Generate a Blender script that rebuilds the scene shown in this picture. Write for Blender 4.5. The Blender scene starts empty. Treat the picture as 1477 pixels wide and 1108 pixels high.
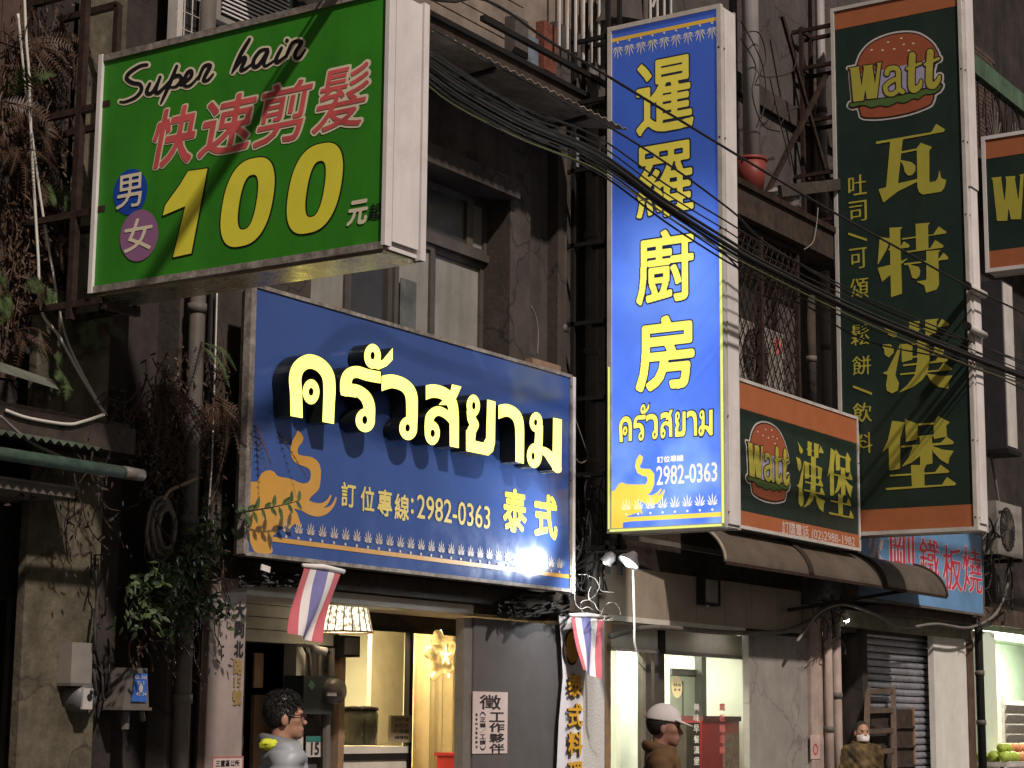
import bpy, math, random
import numpy as np
from mathutils import Vector, Matrix
random.seed(11); rng = np.random.default_rng(5)
scene = bpy.context.scene
COL = scene.collection

# ------------------------------------------------------------ camera (X along the street, Y into the houses, Z up)
YAW, PITCH, ROLL, FPX = math.radians(33.331), math.radians(9.8395), math.radians(.5212), 2800.8
CAM = np.array([0., -9.9, 1.6])
FW = np.array([math.cos(PITCH)*math.cos(YAW), math.cos(PITCH)*math.sin(YAW), math.sin(PITCH)])
RT = np.cross(FW, [0, 0, 1]); RT /= np.linalg.norm(RT); UP = np.cross(RT, FW)
RT, UP = RT*math.cos(ROLL)+UP*math.sin(ROLL), UP*math.cos(ROLL)-RT*math.sin(ROLL)
cam = bpy.data.cameras.new('camera'); camo = bpy.data.objects.new('camera', cam); COL.objects.link(camo)
cam.sensor_width = 36; cam.lens = FPX*36/1477; cam.clip_end = 600
camo.matrix_world = Matrix(((RT[0], UP[0], -FW[0], CAM[0]), (RT[1], UP[1], -FW[1], CAM[1]), (RT[2], UP[2], -FW[2], CAM[2]), (0, 0, 0, 1)))
scene.camera = camo

# ------------------------------------------------------------ night light: dim sky, one warm street-light direction
LDIR = Vector((.50, 1., -1.08)).normalized()
world = bpy.data.worlds.new('World'); scene.world = world; world.use_nodes = True
wn = world.node_tree.nodes; wl = world.node_tree.links
sky = wn.new('ShaderNodeTexSky'); sky.sky_type = 'NISHITA'; sky.sun_disc = False
sky.sun_elevation = math.asin(-LDIR.z); sky.sun_rotation = math.atan2(-LDIR.x, -LDIR.y)
hsv = wn.new('ShaderNodeHueSaturation'); hsv.inputs['Saturation'].default_value = .12
tint = wn.new('ShaderNodeMixRGB'); tint.blend_type = 'MULTIPLY'; tint.inputs[0].default_value = 1; tint.inputs[2].default_value = (1, .86, .74, 1)
wl.new(sky.outputs[0], hsv.inputs['Color']); wl.new(hsv.outputs[0], tint.inputs[1]); wl.new(tint.outputs[0], wn['Background'].inputs[0])
wn['Background'].inputs[1].default_value = .0165
sl = bpy.data.lights.new('sun', 'SUN'); sl.energy = 1.80; sl.angle = math.radians(2.0); sl.color = (1, .88, .81)
so = bpy.data.objects.new('sun', sl); COL.objects.link(so); so.rotation_euler = LDIR.to_track_quat('-Z', 'Y').to_euler(); so.location = (0, -12, 14)
EXPO = 1.0; EX = 2**EXPO
scene.view_settings.view_transform = 'Standard'; scene.view_settings.look = 'None'; scene.view_settings.exposure = EXPO; scene.view_settings.gamma = 1
scene.render.engine = 'CYCLES'; scene.cycles.max_bounces = 5; scene.cycles.diffuse_bounces = 3; scene.cycles.glossy_bounces = 2; scene.cycles.sample_clamp_indirect = 4

# ------------------------------------------------------------ pixel -> place
def ray(x, y): return FW+RT*(x-738.5)/FPX-UP*(y-554)/FPX
def W(x, y, Y=0.):                       # photo pixel on a plane parallel to the facade
    d = ray(x, y); return CAM+d*(Y-CAM[1])/d[1]
def S(x, y, X):                          # photo pixel on a plane across the street
    d = ray(x, y); return CAM+d*(X-CAM[0])/d[0]
def D(x, y, t): return CAM+ray(x, y)*t   # photo pixel at a depth
class Plane:                             # face of a sign: u to the right, v up, h towards the viewer
    def __init__(s, ax, val): s.ax, s.val = ax, val
    def uv(s, x, y):
        if s.ax == 'X': p = S(x, y, s.val); return -p[1], p[2]
        p = W(x, y, s.val); return p[0], p[2]
    def xyz(s, u, v, h=0.):
        return (s.val-h, -u, v) if s.ax == 'X' else (u, s.val-h, v)
    def scale(s, x, y):
        a, b = s.uv(x-4, y), s.uv(x+4, y); c, d = s.uv(x, y-4), s.uv(x, y+4)
        return abs(b[0]-a[0])/8, abs(c[1]-d[1])/8

# ------------------------------------------------------------ mesh building
class MB:
    def __init__(s): s.v = []; s.f = []
    def add(s, v, f):
        n = len(s.v); s.v += [tuple(map(float, p)) for p in v]; s.f += [tuple(i+n for i in q) for q in f]; return s
    def box(s, x0, x1, y0, y1, z0, z1):
        return s.add([(x0, y0, z0), (x1, y0, z0), (x1, y1, z0), (x0, y1, z0), (x0, y0, z1), (x1, y0, z1), (x1, y1, z1), (x0, y1, z1)],
                     [(0, 3, 2, 1), (4, 5, 6, 7), (0, 1, 5, 4), (1, 2, 6, 5), (2, 3, 7, 6), (3, 0, 4, 7)])
    def bar(s, a, b, w, h=None, upv=(0, 0, 1)):      # rectangular bar from a to b
        a, b = np.array(a, float), np.array(b, float); h = h or w; d = b-a; d /= np.linalg.norm(d)
        u = np.array(upv, float)
        if abs(d@u) > .95: u = np.array([0, 1., 0])
        r = np.cross(d, u); r /= np.linalg.norm(r); u = np.cross(r, d)
        q = [(-1, -1), (1, -1), (1, 1), (-1, 1)]
        return s.add([a+r*w/2*i+u*h/2*j for i, j in q]+[b+r*w/2*i+u*h/2*j for i, j in q],
                     [(0, 3, 2, 1), (4, 5, 6, 7), (0, 1, 5, 4), (1, 2, 6, 5), (2, 3, 7, 6), (3, 0, 4, 7)])
    def tube(s, pts, r, n=8, cap=True):
        pts = [np.array(p, float) for p in pts]; rs = r if hasattr(r, '__len__') else [r]*len(pts); rows = []
        d0 = pts[1]-pts[0]; ref = np.array([0, 0, 1.]) if abs(d0[2])/np.linalg.norm(d0) < .9 else np.array([1., 0, 0])
        for i, p in enumerate(pts):
            d = pts[min(i+1, len(pts)-1)]-pts[max(i-1, 0)]; d = d/(np.linalg.norm(d)+1e-9)
            x = np.cross(ref, d); x /= np.linalg.norm(x)+1e-9; y = np.cross(d, x); ref = y
            rows.append([p+rs[i]*(math.cos(2*math.pi*k/n)*x+math.sin(2*math.pi*k/n)*y) for k in range(n)])
        v = [q for row in rows for q in row]; f = []
        for i in range(len(pts)-1):
            for k in range(n): f.append((i*n+k, i*n+(k+1) % n, (i+1)*n+(k+1) % n, (i+1)*n+k))
        if cap: f.append(tuple(range(n-1, -1, -1))); f.append(tuple((len(pts)-1)*n+k for k in range(n)))
        return s.add(v, f)
    def lathe(s, prof, c, n=20, axis='Z'):           # prof: (radius, height)
        v = []; f = []
        for r, h in prof:
            for k in range(n):
                a = 2*math.pi*k/n; x, y = r*math.cos(a), r*math.sin(a)
                v.append({'Z': (c[0]+x, c[1]+y, c[2]+h), 'Y': (c[0]+x, c[1]+h, c[2]+y), 'X': (c[0]+h, c[1]+x, c[2]+y)}[axis])
        for i in range(len(prof)-1):
            for k in range(n): f.append((i*n+k, i*n+(k+1) % n, (i+1)*n+(k+1) % n, (i+1)*n+k))
        return s.add(v, f)
    def blob(s, c, r, n=10, m=7, noise=0.):
        rr = r if hasattr(r, '__len__') else (r, r, r); v = [(c[0], c[1], c[2]-rr[2])]; f = []
        for i in range(1, m):
            t = math.pi*i/m
            for k in range(n):
                a = 2*math.pi*k/n; q = 1+noise*random.uniform(-1, 1)
                v.append((c[0]+rr[0]*math.sin(t)*math.cos(a)*q, c[1]+rr[1]*math.sin(t)*math.sin(a)*q, c[2]-rr[2]*math.cos(t)*q))
        v.append((c[0], c[1], c[2]+rr[2])); L = len(v)-1
        for k in range(n):
            f.append((0, 1+(k+1) % n, 1+k)); f.append((L, L-n+k, L-n+(k+1) % n))
            for i in range(m-2): f.append((1+i*n+k, 1+i*n+(k+1) % n, 1+(i+1)*n+(k+1) % n, 1+(i+1)*n+k))
        return s.add(v, f)
    def prism(s, poly, plane, h0, h1):               # poly in plane (u,v), extruded along its normal
        n = len(poly); v = [plane.xyz(u, w, h1) for u, w in poly]+[plane.xyz(u, w, h0) for u, w in poly]
        return s.add(v, [tuple(range(n)), tuple(range(2*n-1, n-1, -1))]+[(i, n+i, n+(i+1) % n, (i+1) % n) for i in range(n)])
    def mesh(s, name, off=(0, 0, 0), smooth=False):
        m = bpy.data.meshes.new(name); o = np.array(off); m.from_pydata([tuple(np.array(p)-o) for p in s.v], [], s.f); m.update()
        if smooth: m.polygons.foreach_set('use_smooth', [True]*len(m.polygons))
        return m
OFF = {}
def thing(name, label, cat, loc=(0, 0, 0), group=None):
    o = bpy.data.objects.new(name, None); COL.objects.link(o); o.location = tuple(map(float, loc)); o.empty_display_size = .1
    o['label'] = label; o['category'] = cat
    if group: o['group'] = group
    OFF[o.name] = np.array(loc, float); return o
def part(name, mb, m, parent, smooth=False, label=None, kind=None):
    off = OFF[parent.name]; o = bpy.data.objects.new(name, mb.mesh(name, off, smooth)); COL.objects.link(o)
    o.parent = parent; o.data.materials.append(m); OFF[o.name] = off
    if label: o['label'] = label
    if kind: o['kind'] = kind
    return o
def piece(name, mesh, parent, loc, rot=None):        # shares mesh data between alike pieces
    o = bpy.data.objects.new(name, mesh); COL.objects.link(o); o.parent = parent
    o.location = tuple(np.array(loc, float)-OFF[parent.name]); OFF[o.name] = np.array(loc, float)
    if rot: o.rotation_euler = rot
    return o
def single(name, mb, m, label=None, cat=None, group=None, kind=None, smooth=False, base=None):
    v = np.array(mb.v); off = base if base is not None else np.array([(v[:, 0].min()+v[:, 0].max())/2, (v[:, 1].min()+v[:, 1].max())/2, v[:, 2].min()])
    o = bpy.data.objects.new(name, mb.mesh(name, off, smooth)); COL.objects.link(o); o.location = tuple(off); o.data.materials.append(m); OFF[o.name] = off
    if kind: o['kind'] = kind
    if label: o['label'] = label
    if cat: o['category'] = cat
    if group: o['group'] = group
    return o

# ------------------------------------------------------------ materials
MATS = {}
def mat(name, col, rough=.75, metal=0., var=.2, scale=4., streak=0., bump=0., bscale=40., spec=.3, dirt=0., dcol=(.03, .025, .02), coat=0., trans=0., alpha=1., crack=0.):
    if name in MATS: return MATS[name]
    m = bpy.data.materials.new(name); m.use_nodes = True; N = m.node_tree.nodes; L = m.node_tree.links; b = N['Principled BSDF']
    g = N.new('ShaderNodeNewGeometry')
    def noise(sc, det=4., vec=None, ro=.6):
        t = N.new('ShaderNodeTexNoise'); t.inputs['Scale'].default_value = sc; t.inputs['Detail'].default_value = det; t.inputs['Roughness'].default_value = ro
        L.new(vec or g.outputs['Position'], t.inputs['Vector']); return t.outputs['Fac']
    def ramp(fac, a, bb, lo=.3, hi=.7):
        r = N.new('ShaderNodeMapRange'); r.inputs[1].default_value = lo; r.inputs[2].default_value = hi; r.inputs[3].default_value = a; r.inputs[4].default_value = bb; L.new(fac, r.inputs[0]); return r.outputs[0]
    def mul(c, f):
        x = N.new('ShaderNodeMixRGB'); x.blend_type = 'MULTIPLY'; x.inputs[0].default_value = 1; L.new(c, x.inputs[1]); L.new(f, x.inputs[2]); return x.outputs[0]
    c0 = N.new('ShaderNodeRGB'); c0.outputs[0].default_value = (*col, 1); c = c0.outputs[0]
    if var: c = mul(c, ramp(noise(scale), 1-var, 1+var))
    if streak:
        mp = N.new('ShaderNodeMapping'); mp.inputs['Scale'].default_value = (3.3, 3.3, .42); L.new(g.outputs['Position'], mp.inputs[0])
        c = mul(c, ramp(noise(1., 6, mp.outputs[0], .68), 1-streak*.75, 1+streak*.25))
    if dirt:
        x = N.new('ShaderNodeMixRGB'); L.new(ramp(noise(2.3, 7, ro=.72), 0, dirt, .48, .68), x.inputs[0]); L.new(c, x.inputs[1]); x.inputs[2].default_value = (*dcol, 1); c = x.outputs[0]
    if crack:                                        # hairline cracks and darker repair seams
        wv_ = N.new('ShaderNodeTexNoise'); wv_.inputs['Scale'].default_value = 3; L.new(g.outputs['Position'], wv_.inputs['Vector'])
        av = N.new('ShaderNodeVectorMath'); av.operation = 'MULTIPLY_ADD'; L.new(wv_.outputs['Color'], av.inputs[0]); av.inputs[1].default_value = (.5, .5, .5); L.new(g.outputs['Position'], av.inputs[2])
        vo = N.new('ShaderNodeTexVoronoi'); vo.feature = 'DISTANCE_TO_EDGE'; vo.inputs['Scale'].default_value = 1.1; L.new(av.outputs[0], vo.inputs['Vector'])
        c = mul(c, ramp(vo.outputs['Distance'], 1-crack, 1., .0, .022))
    L.new(c, b.inputs['Base Color'])
    b.inputs['Roughness'].default_value = rough; b.inputs['Metallic'].default_value = metal; b.inputs['Specular IOR Level'].default_value = spec; b.inputs['Coat Weight'].default_value = coat
    if var: L.new(ramp(noise(scale*2.3), max(.04, rough-.08), min(1, rough+.1)), b.inputs['Roughness'])
    if trans: b.inputs['Transmission Weight'].default_value = trans
    if alpha < 1: b.inputs['Alpha'].default_value = alpha
    if bump:
        bp = N.new('ShaderNodeBump'); bp.inputs['Strength'].default_value = bump; bp.inputs['Distance'].default_value = .02; L.new(noise(bscale, 6), bp.inputs['Height']); L.new(bp.outputs[0], b.inputs['Normal'])
    MATS[name] = m; return m
def glow(name, col, strength):           # lamps, and surfaces with a glow put into their colour
    if name in MATS: return MATS[name]
    m = bpy.data.materials.new(name); m.use_nodes = True; b = m.node_tree.nodes['Principled BSDF']
    b.inputs['Base Color'].default_value = (*[min(.8, c) for c in col], 1); b.inputs['Roughness'].default_value = .4
    b.inputs['Emission Color'].default_value = (*col, 1); b.inputs['Emission Strength'].default_value = strength/EX
    MATS[name] = m; return m
def backlit(name, col, ecol, z0, z1, s1, rough=.3, low=None):   # light-box skin: uneven tube glow put into the emission, weak at the top
    if name in MATS: return MATS[name]
    m = bpy.data.materials.new(name); m.use_nodes = True; N = m.node_tree.nodes; L = m.node_tree.links; b = N['Principled BSDF']
    b.inputs['Base Color'].default_value = (*col, 1); b.inputs['Roughness'].default_value = rough; b.inputs['Emission Color'].default_value = (*ecol, 1)
    g = N.new('ShaderNodeNewGeometry'); sx = N.new('ShaderNodeSeparateXYZ'); L.new(g.outputs['Position'], sx.inputs[0])
    if low:                                          # pale reflections low down and a bright centre put into the emission colour
        mr = N.new('ShaderNodeMapRange'); mr.inputs[1].default_value = 4.75; mr.inputs[2].default_value = 3.6; mr.inputs[3].default_value = 0; mr.inputs[4].default_value = 1; L.new(sx.outputs[2], mr.inputs[0])
        nz = N.new('ShaderNodeTexNoise'); nz.inputs['Scale'].default_value = 2.6; L.new(g.outputs['Position'], nz.inputs['Vector']); nr = N.new('ShaderNodeMapRange'); nr.inputs[1].default_value = .35; nr.inputs[2].default_value = .65; L.new(nz.outputs[0], nr.inputs[0])
        mm = N.new('ShaderNodeMath'); mm.operation = 'MULTIPLY'; L.new(mr.outputs[0], mm.inputs[0]); L.new(nr.outputs[0], mm.inputs[1])
        def mth(op, a, bb):
            q_ = N.new('ShaderNodeMath'); q_.operation = op
            for i_, v_ in enumerate((a, bb)):
                if hasattr(v_, 'is_linked'): L.new(v_, q_.inputs[i_])
                else: q_.inputs[i_].default_value = v_
            return q_.outputs[0]
        dz = mth('DIVIDE', mth('SUBTRACT', sx.outputs[2], 5.9), .85); gz = mth('POWER', 2.718, mth('MULTIPLY', mth('MULTIPLY', dz, dz), -1.)); dy = mth('DIVIDE', mth('ADD', sx.outputs[1], 1.08), .62); gy = mth('MAXIMUM', mth('SUBTRACT', 1., mth('MULTIPLY', mth('MULTIPLY', dy, dy), .9)), 0.)
        hot = mth('MULTIPLY', mth('MULTIPLY', gz, gy), .5); mm = type('o', (), {'outputs': [mth('MINIMUM', mth('ADD', mm.outputs[0], hot), 1.)]})
        mc = N.new('ShaderNodeMixRGB'); L.new(mm.outputs[0], mc.inputs[0]); mc.inputs[1].default_value = (*ecol, 1); mc.inputs[2].default_value = (*low, 1); L.new(mc.outputs[0], b.inputs['Emission Color'])
    r = N.new('ShaderNodeMapRange'); r.interpolation_type = 'SMOOTHERSTEP'; r.inputs[1].default_value = z0; r.inputs[2].default_value = z1; r.inputs[3].default_value = s1*.14/EX; r.inputs[4].default_value = s1/EX; L.new(sx.outputs[2], r.inputs[0])
    t = N.new('ShaderNodeTexNoise'); t.inputs['Scale'].default_value = 1.6; L.new(g.outputs['Position'], t.inputs['Vector'])
    w = N.new('ShaderNodeMapRange'); w.inputs[1].default_value = .3; w.inputs[2].default_value = .7; w.inputs[3].default_value = .8; w.inputs[4].default_value = 1.2; L.new(t.outputs[0], w.inputs[0])
    q = N.new('ShaderNodeMath'); q.operation = 'MULTIPLY'; L.new(r.outputs[0], q.inputs[0]); L.new(w.outputs[0], q.inputs[1]); L.new(q.outputs[0], b.inputs['Emission Strength'])
    m.cycles.emission_sampling = 'FRONT' if name == 'backlit_blue' else 'NONE'
    MATS[name] = m; return m

# ------------------------------------------------------------ lettering: glyphs -> distance field -> mesh
def text_mesh(s):
    c = bpy.data.curves.new('t', 'FONT'); c.body = s; c.resolution_u = 3; o = bpy.data.objects.new('t', c); COL.objects.link(o)
    dg = bpy.context.evaluated_depsgraph_get(); me = bpy.data.meshes.new_from_object(o.evaluated_get(dg)); me.calc_loop_triangles()
    v = np.array([p.co[:2] for p in me.vertices]); t = np.array([q.vertices[:] for q in me.loop_triangles])
    bpy.data.objects.remove(o); bpy.data.curves.remove(c); bpy.data.meshes.remove(me); return v, t
GC = {}
def glyph_dist(s, N, pad, ax=1., ay=1.):             # distance (in cells) outside the glyph
    key = (s, N, pad, ax, ay)
    if key in GC: return GC[key]
    v, t = text_mesh(s); lo, hi = v.min(0), v.max(0); sc = N/max(hi[1]-lo[1], (hi[0]-lo[0])/ (len(s) if len(s) > 2 else 1.6)); p = (v-lo)*sc+pad
    w, h = (np.ceil((hi-lo)*sc).astype(int)+2*pad+1); m = np.zeros((h, w), bool)
    for a, b, c in p[t]:
        x0, y0 = np.floor(np.minimum(np.minimum(a, b), c)).astype(int); x1, y1 = np.ceil(np.maximum(np.maximum(a, b), c)).astype(int)
        X, Y = np.meshgrid(np.arange(x0, x1+1), np.arange(y0, y1+1))
        e = lambda p, q: (q[0]-p[0])*(Y-p[1])-(q[1]-p[1])*(X-p[0])
        A, B, C = e(a, b), e(b, c), e(c, a); ins = ((A >= -.01) & (B >= -.01) & (C >= -.01)) | ((A <= .01) & (B <= .01) & (C <= .01))
        m[y0:y1+1, x0:x1+1] |= ins
    R = pad-1; d = np.where(m, 0., 99.); big = np.pad(m, R)
    for dy in range(-R, R+1):
        for dx in range(-R, R+1):
            q = math.hypot(dx*ax, dy*ay)
            if 0 < q <= R:
                sh = big[R+dy:R+dy+h, R+dx:R+dx+w]; d = np.where(sh & (d > q), q, d)
    inner = m.copy(); dep = np.zeros_like(d)         # shallow inside distance, so that r=0 still gives clean edges
    for k in range(2):
        pd = np.pad(inner, 1); inner = inner & pd[:-2, 1:-1] & pd[2:, 1:-1] & pd[1:-1, :-2] & pd[1:-1, 2:]; dep += inner
    d = np.where(m, -dep-.5, d-.5); dd = np.pad(d, 1, mode='edge')
    d = (4*d+dd[:-2, 1:-1]+dd[2:, 1:-1]+dd[1:-1, :-2]+dd[1:-1, 2:])/8
    GC[key] = (d, (hi-lo)*sc, pad); return GC[key]
def march(F):                                        # filled region F>0 -> polygons, and its outline segments
    F = np.pad(F, 1, constant_values=-9.); H, Wd = F.shape; I = F > 0
    cnt = I[:-1, :-1].astype(int)+I[:-1, 1:]+I[1:, :-1]+I[1:, 1:]; V = []; P = []; seg = []
    for y in range(H-1):
        row = cnt[y]; full = np.flatnonzero(row == 4)
        if len(full):
            br = np.flatnonzero(np.diff(full) > 1); st = np.r_[full[0], full[br+1]]; en = np.r_[full[br], full[-1]]+1
            for a, b in zip(st, en):
                n = len(V); V += [(a-1, y-1), (b-1, y-1), (b-1, y), (a-1, y)]; P.append((n, n+1, n+2, n+3))
        for x in np.flatnonzero((row > 0) & (row < 4)):
            cs = ((x, y), (x+1, y), (x+1, y+1), (x, y+1)); val = [F[q[1], q[0]] for q in cs]; poly = []; cr = []
            for i in range(4):
                a, b = val[i], val[(i+1) % 4]; p, q = cs[i], cs[(i+1) % 4]
                if a > 0: poly.append(p)
                if (a > 0) != (b > 0):
                    t = a/(a-b); c = (p[0]+(q[0]-p[0])*t, p[1]+(q[1]-p[1])*t); poly.append(c); cr.append((c, a > 0))
            n = len(V); V += [(u-1, w-1) for u, w in poly]; P.append(tuple(range(n, n+len(poly))))
            for i in range(0, len(cr)):
                if cr[i][1]: c2 = cr[(i+1) % len(cr)][0]; seg.append(((cr[i][0][0]-1, cr[i][0][1]-1), (c2[0]-1, c2[1]-1)))
    return np.array(V, float).reshape(-1, 2), P, seg
def glyph(mb, pl, s, cx, cy, w, h, r=0., N=80, hh=.004, shear=0., ax=1., ay=1., depth=0., side=None, pad=None):
    """glyph s into the photo rectangle centred (cx,cy), w x h pixels, on plane pl; r = boldness in cells"""
    pad = pad or int(max(3, r+3)); d, ext, pd = glyph_dist(s, N, pad, ax, ay)
    V, P, seg = march(r-d)
    if not len(V): return
    u0, v0 = pl.uv(cx, cy); su, sv = pl.scale(cx, cy)
    def mp(q):
        q = np.asarray(q, float); a = (q[..., 0]-pd-ext[0]/2)/ext[0]*w*su; b = (q[..., 1]-pd-ext[1]/2)/ext[1]*h*sv; return u0+a+shear*b, v0+b
    U, Vv = mp(V); mb.add([pl.xyz(a, b, hh) for a, b in zip(U, Vv)], P)
    if side is not None:
        for a, b in seg:
            (ua, va), (ub, vb) = mp(a), mp(b)
            side.add([pl.xyz(ua, va, hh), pl.xyz(ub, vb, hh), pl.xyz(ub, vb, hh-depth), pl.xyz(ua, va, hh-depth)], [(0, 1, 2, 3)])
def sd_poly(X, Y, pts):
    p = np.array(pts, float); d = np.full(X.shape, 1e9); ins = np.zeros(X.shape, bool)
    for i in range(len(p)):
        a, b = p[i-1], p[i]; e = b-a; t = np.clip(((X-a[0])*e[0]+(Y-a[1])*e[1])/(e@e+1e-9), 0, 1)
        d = np.minimum(d, np.hypot(X-a[0]-t*e[0], Y-a[1]-t*e[1]))
        if a[1] != b[1]: ins ^= ((a[1] > Y) != (b[1] > Y)) & (X < (b[0]-a[0])*(Y-a[1])/(b[1]-a[1])+a[0])
    return np.where(ins, d, -d)
def sd_line(X, Y, pts, r):
    p = np.array(pts, float); rs = r if hasattr(r, '__len__') else [r]*len(p); F = np.full(X.shape, -1e9)
    for i in range(len(p)-1):
        a, b = p[i], p[i+1]; e = b-a; t = np.clip(((X-a[0])*e[0]+(Y-a[1])*e[1])/(e@e+1e-9), 0, 1)
        F = np.maximum(F, rs[i]+(rs[i+1]-rs[i])*t-np.hypot(X-a[0]-t*e[0], Y-a[1]-t*e[1]))
    return F
def smooth(pts, n=4):                                # Catmull-Rom through open points
    p = [np.array(q, float) for q in pts]; p = [p[0]]+p+[p[-1]]; out = []
    for i in range(1, len(p)-2):
        for k in range(n):
            t = k/n; out.append(.5*((2*p[i])+(-p[i-1]+p[i+1])*t+(2*p[i-1]-5*p[i]+4*p[i+1]-p[i+2])*t*t+(-p[i-1]+3*p[i]-3*p[i+1]+p[i+2])*t**3))
    return out+[p[-2]]
def shape(mb, fn, box, step, mp, hh, pl, grow=0.):   # region fn>-grow of a picture-like drawing onto plane pl
    x = np.arange(box[0], box[2], step); y = np.arange(box[1], box[3], step); X, Y = np.meshgrid(x, y); V, P, seg = march(fn(X, Y)+grow)
    mb.add([pl.xyz(*mp(box[0]+a*step, box[1]+b*step), hh) for a, b in V], P)

# ============================================================ PALETTE
M = dict(
 asphalt=mat('asphalt', (.045, .043, .042), .9, var=.3, bump=.3), pave=mat('paving', (.16, .15, .14), .85, var=.25),
 grime=mat('grimy_dim_plaster', (.036, .028, .024), .9, var=.5, scale=2.2, streak=.6, bump=.5, bscale=14, dirt=.55, dcol=(.012, .010, .008)),  # base colour also darkened where the street lamp's light falls off
 oldtile=mat('old_brown_tile', (.085, .055, .042), .8, var=.35, scale=3, streak=.5, bump=.2, dirt=.5, dcol=(.015, .012, .010)),
 concrete=mat('mossy_concrete', (.115, .098, .066), .9, crack=.5, var=.35, scale=6, streak=.6, bump=.5, bscale=25, dirt=.75, dcol=(.03, .03, .018)),
 plaster=mat('brown_plaster', (.056, .045, .036), .9, crack=.55, var=.3, scale=2.5, streak=.45, bump=.35, bscale=22, dirt=.45, dcol=(.022, .018, .014)),
 greyplaster=mat('grey_plaster', (.082, .069, .062), .9, crack=.5, var=.25, scale=2, streak=.35, bump=.3, dirt=.35, dcol=(.035, .03, .026)),
 palewall=mat('pale_tile', (.21, .17, .135), .8, var=.2, scale=5, streak=.25, dirt=.3),
 rust=mat('rusty_steel', (.035, .020, .014), .85, metal=.3, var=.5, scale=12, bump=.2, dirt=.3, dcol=(.012, .008, .006)),
 black=mat('black_steel', (.012, .011, .010), .7, metal=.2, var=.3),
 darkwood=mat('dark_wood', (.040, .028, .021), .8, var=.4, scale=8, streak=.5, bump=.2),
 corr=mat('corrugated_sheet', (.34, .29, .22), .7, var=.3, scale=6, streak=.4, dirt=.4),
 alu=mat('aluminium', (.30, .27, .24), .45, metal=.6, var=.15, dirt=.25), darkalu=mat('dark_window_frame', (.10, .088, .074), .5, metal=.4, var=.2),
 glassdark=mat('dark_pane', (.030, .028, .026), .32, var=.25, spec=.6, dirt=.25, dcol=(.06, .055, .05)),
 frosted=mat('frosted_pane', (.25, .24, .21), .45, var=.18, scale=2, streak=.35, dirt=.25, dcol=(.10, .09, .075)),
 white=mat('white_paint', (.66, .62, .60), .55, var=.08, scale=2, streak=.22, dirt=.32, dcol=(.36, .28, .22)),
 offwhite=mat('weathered_white', (.50, .47, .43), .6, var=.12, streak=.3, dirt=.35, dcol=(.20, .16, .12)),
 trim=mat('dirty_sign_trim', (.26, .23, .20), .75, var=.45, scale=14, streak=.4, bump=.3, dirt=.7, dcol=(.05, .042, .032)),
 pipe=mat('grey_pipe', (.12, .105, .09), .6, var=.15, streak=.3, dirt=.3), palepipe=mat('pale_pipe', (.27, .25, .24), .55, var=.1, streak=.2, dirt=.2, dcol=(.15, .13, .11)),
 cable=mat('black_cable', (.022, .020, .019), .6, var=.2), greycable=mat('grey_cable', (.16, .145, .13), .6, var=.2), whitecable=mat('white_cable', (.55, .52, .46), .5, var=.1),
 marble=mat('pinkish_marble', (.30, .24, .215), .35, var=.18, scale=3, streak=.25), brownpost=mat('brown_post', (.09, .055, .04), .7, var=.3),
 greypanel=mat('grey_metal_panel', (.115, .108, .108), .5, metal=.2, var=.08, streak=.1), speckle=mat('speckled_white_render', (.50, .49, .47), .9, var=.3, scale=60, bump=.4, bscale=60),
 pink=mat('pinkish_render', (.37, .29, .245), .85, var=.2, streak=.35, dirt=.35, dcol=(.15, .11, .09)), greycon=mat('smooth_grey_render', (.25, .23, .205), .85, crack=.3, var=.14, scale=3, streak=.18, dirt=.3, dcol=(.16, .147, .13)),
 cream=mat('cream_wall', (.66, .58, .40), .8, var=.05), curtain=mat('cream_curtain', (.62, .52, .30), .85, var=.1), beige=mat('beige_board', (.50, .46, .39), .7, var=.1, streak=.15, dirt=.15),
 roomwhite=mat('shop_white', (.66, .66, .58), .7, var=.05), mint=mat('mint_wall', (.62, .70, .56), .7, var=.05), red=mat('red_plastic', (.42, .03, .03), .4, var=.15), wood=mat('warm_wood', (.24, .15, .085), .6, var=.25, streak=.3),
 glass=None)
def glassmat():
    m = bpy.data.materials.new('shop_glass'); m.use_nodes = True; b = m.node_tree.nodes['Principled BSDF']
    N, L = m.node_tree.nodes, m.node_tree.links; t = N.new('ShaderNodeBsdfTransparent'); t.inputs[0].default_value = (.93, .95, .93, 1)
    b.inputs['Base Color'].default_value = (.02, .02, .02, 1); b.inputs['Roughness'].default_value = .03
    x = N.new('ShaderNodeMixShader'); x.inputs[0].default_value = .1; L.new(t.outputs[0], x.inputs[1]); L.new(b.outputs[0], x.inputs[2]); L.new(x.outputs[0], N['Material Output'].inputs[0]); return m
M['glass'] = glassmat()

# ============================================================ GROUND
single('ground', MB().box(-80, 160, -90, 60, -.3, 0), M['asphalt'], kind='structure')
single('pavement', MB().box(-30, 90, -1.6, 4, .004, .12), M['pave'], kind='structure')

# ============================================================ LEFT HOUSE (old, overgrown)
lb = thing('old_house', 'dark overgrown house on the left behind the green hair sign', 'house', (7, .3, 0))
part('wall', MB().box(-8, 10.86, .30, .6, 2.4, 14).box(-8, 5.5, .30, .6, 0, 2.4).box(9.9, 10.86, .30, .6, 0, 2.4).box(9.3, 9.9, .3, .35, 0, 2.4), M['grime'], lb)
part('back_wall', MB().box(-8, 13, 3.25, 3.4, 0, 14).box(10.84, 10.90, .62, 3.25, 0, 2.6), M['black'], lb)  # painted black so the open bay looks dark inside
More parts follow.
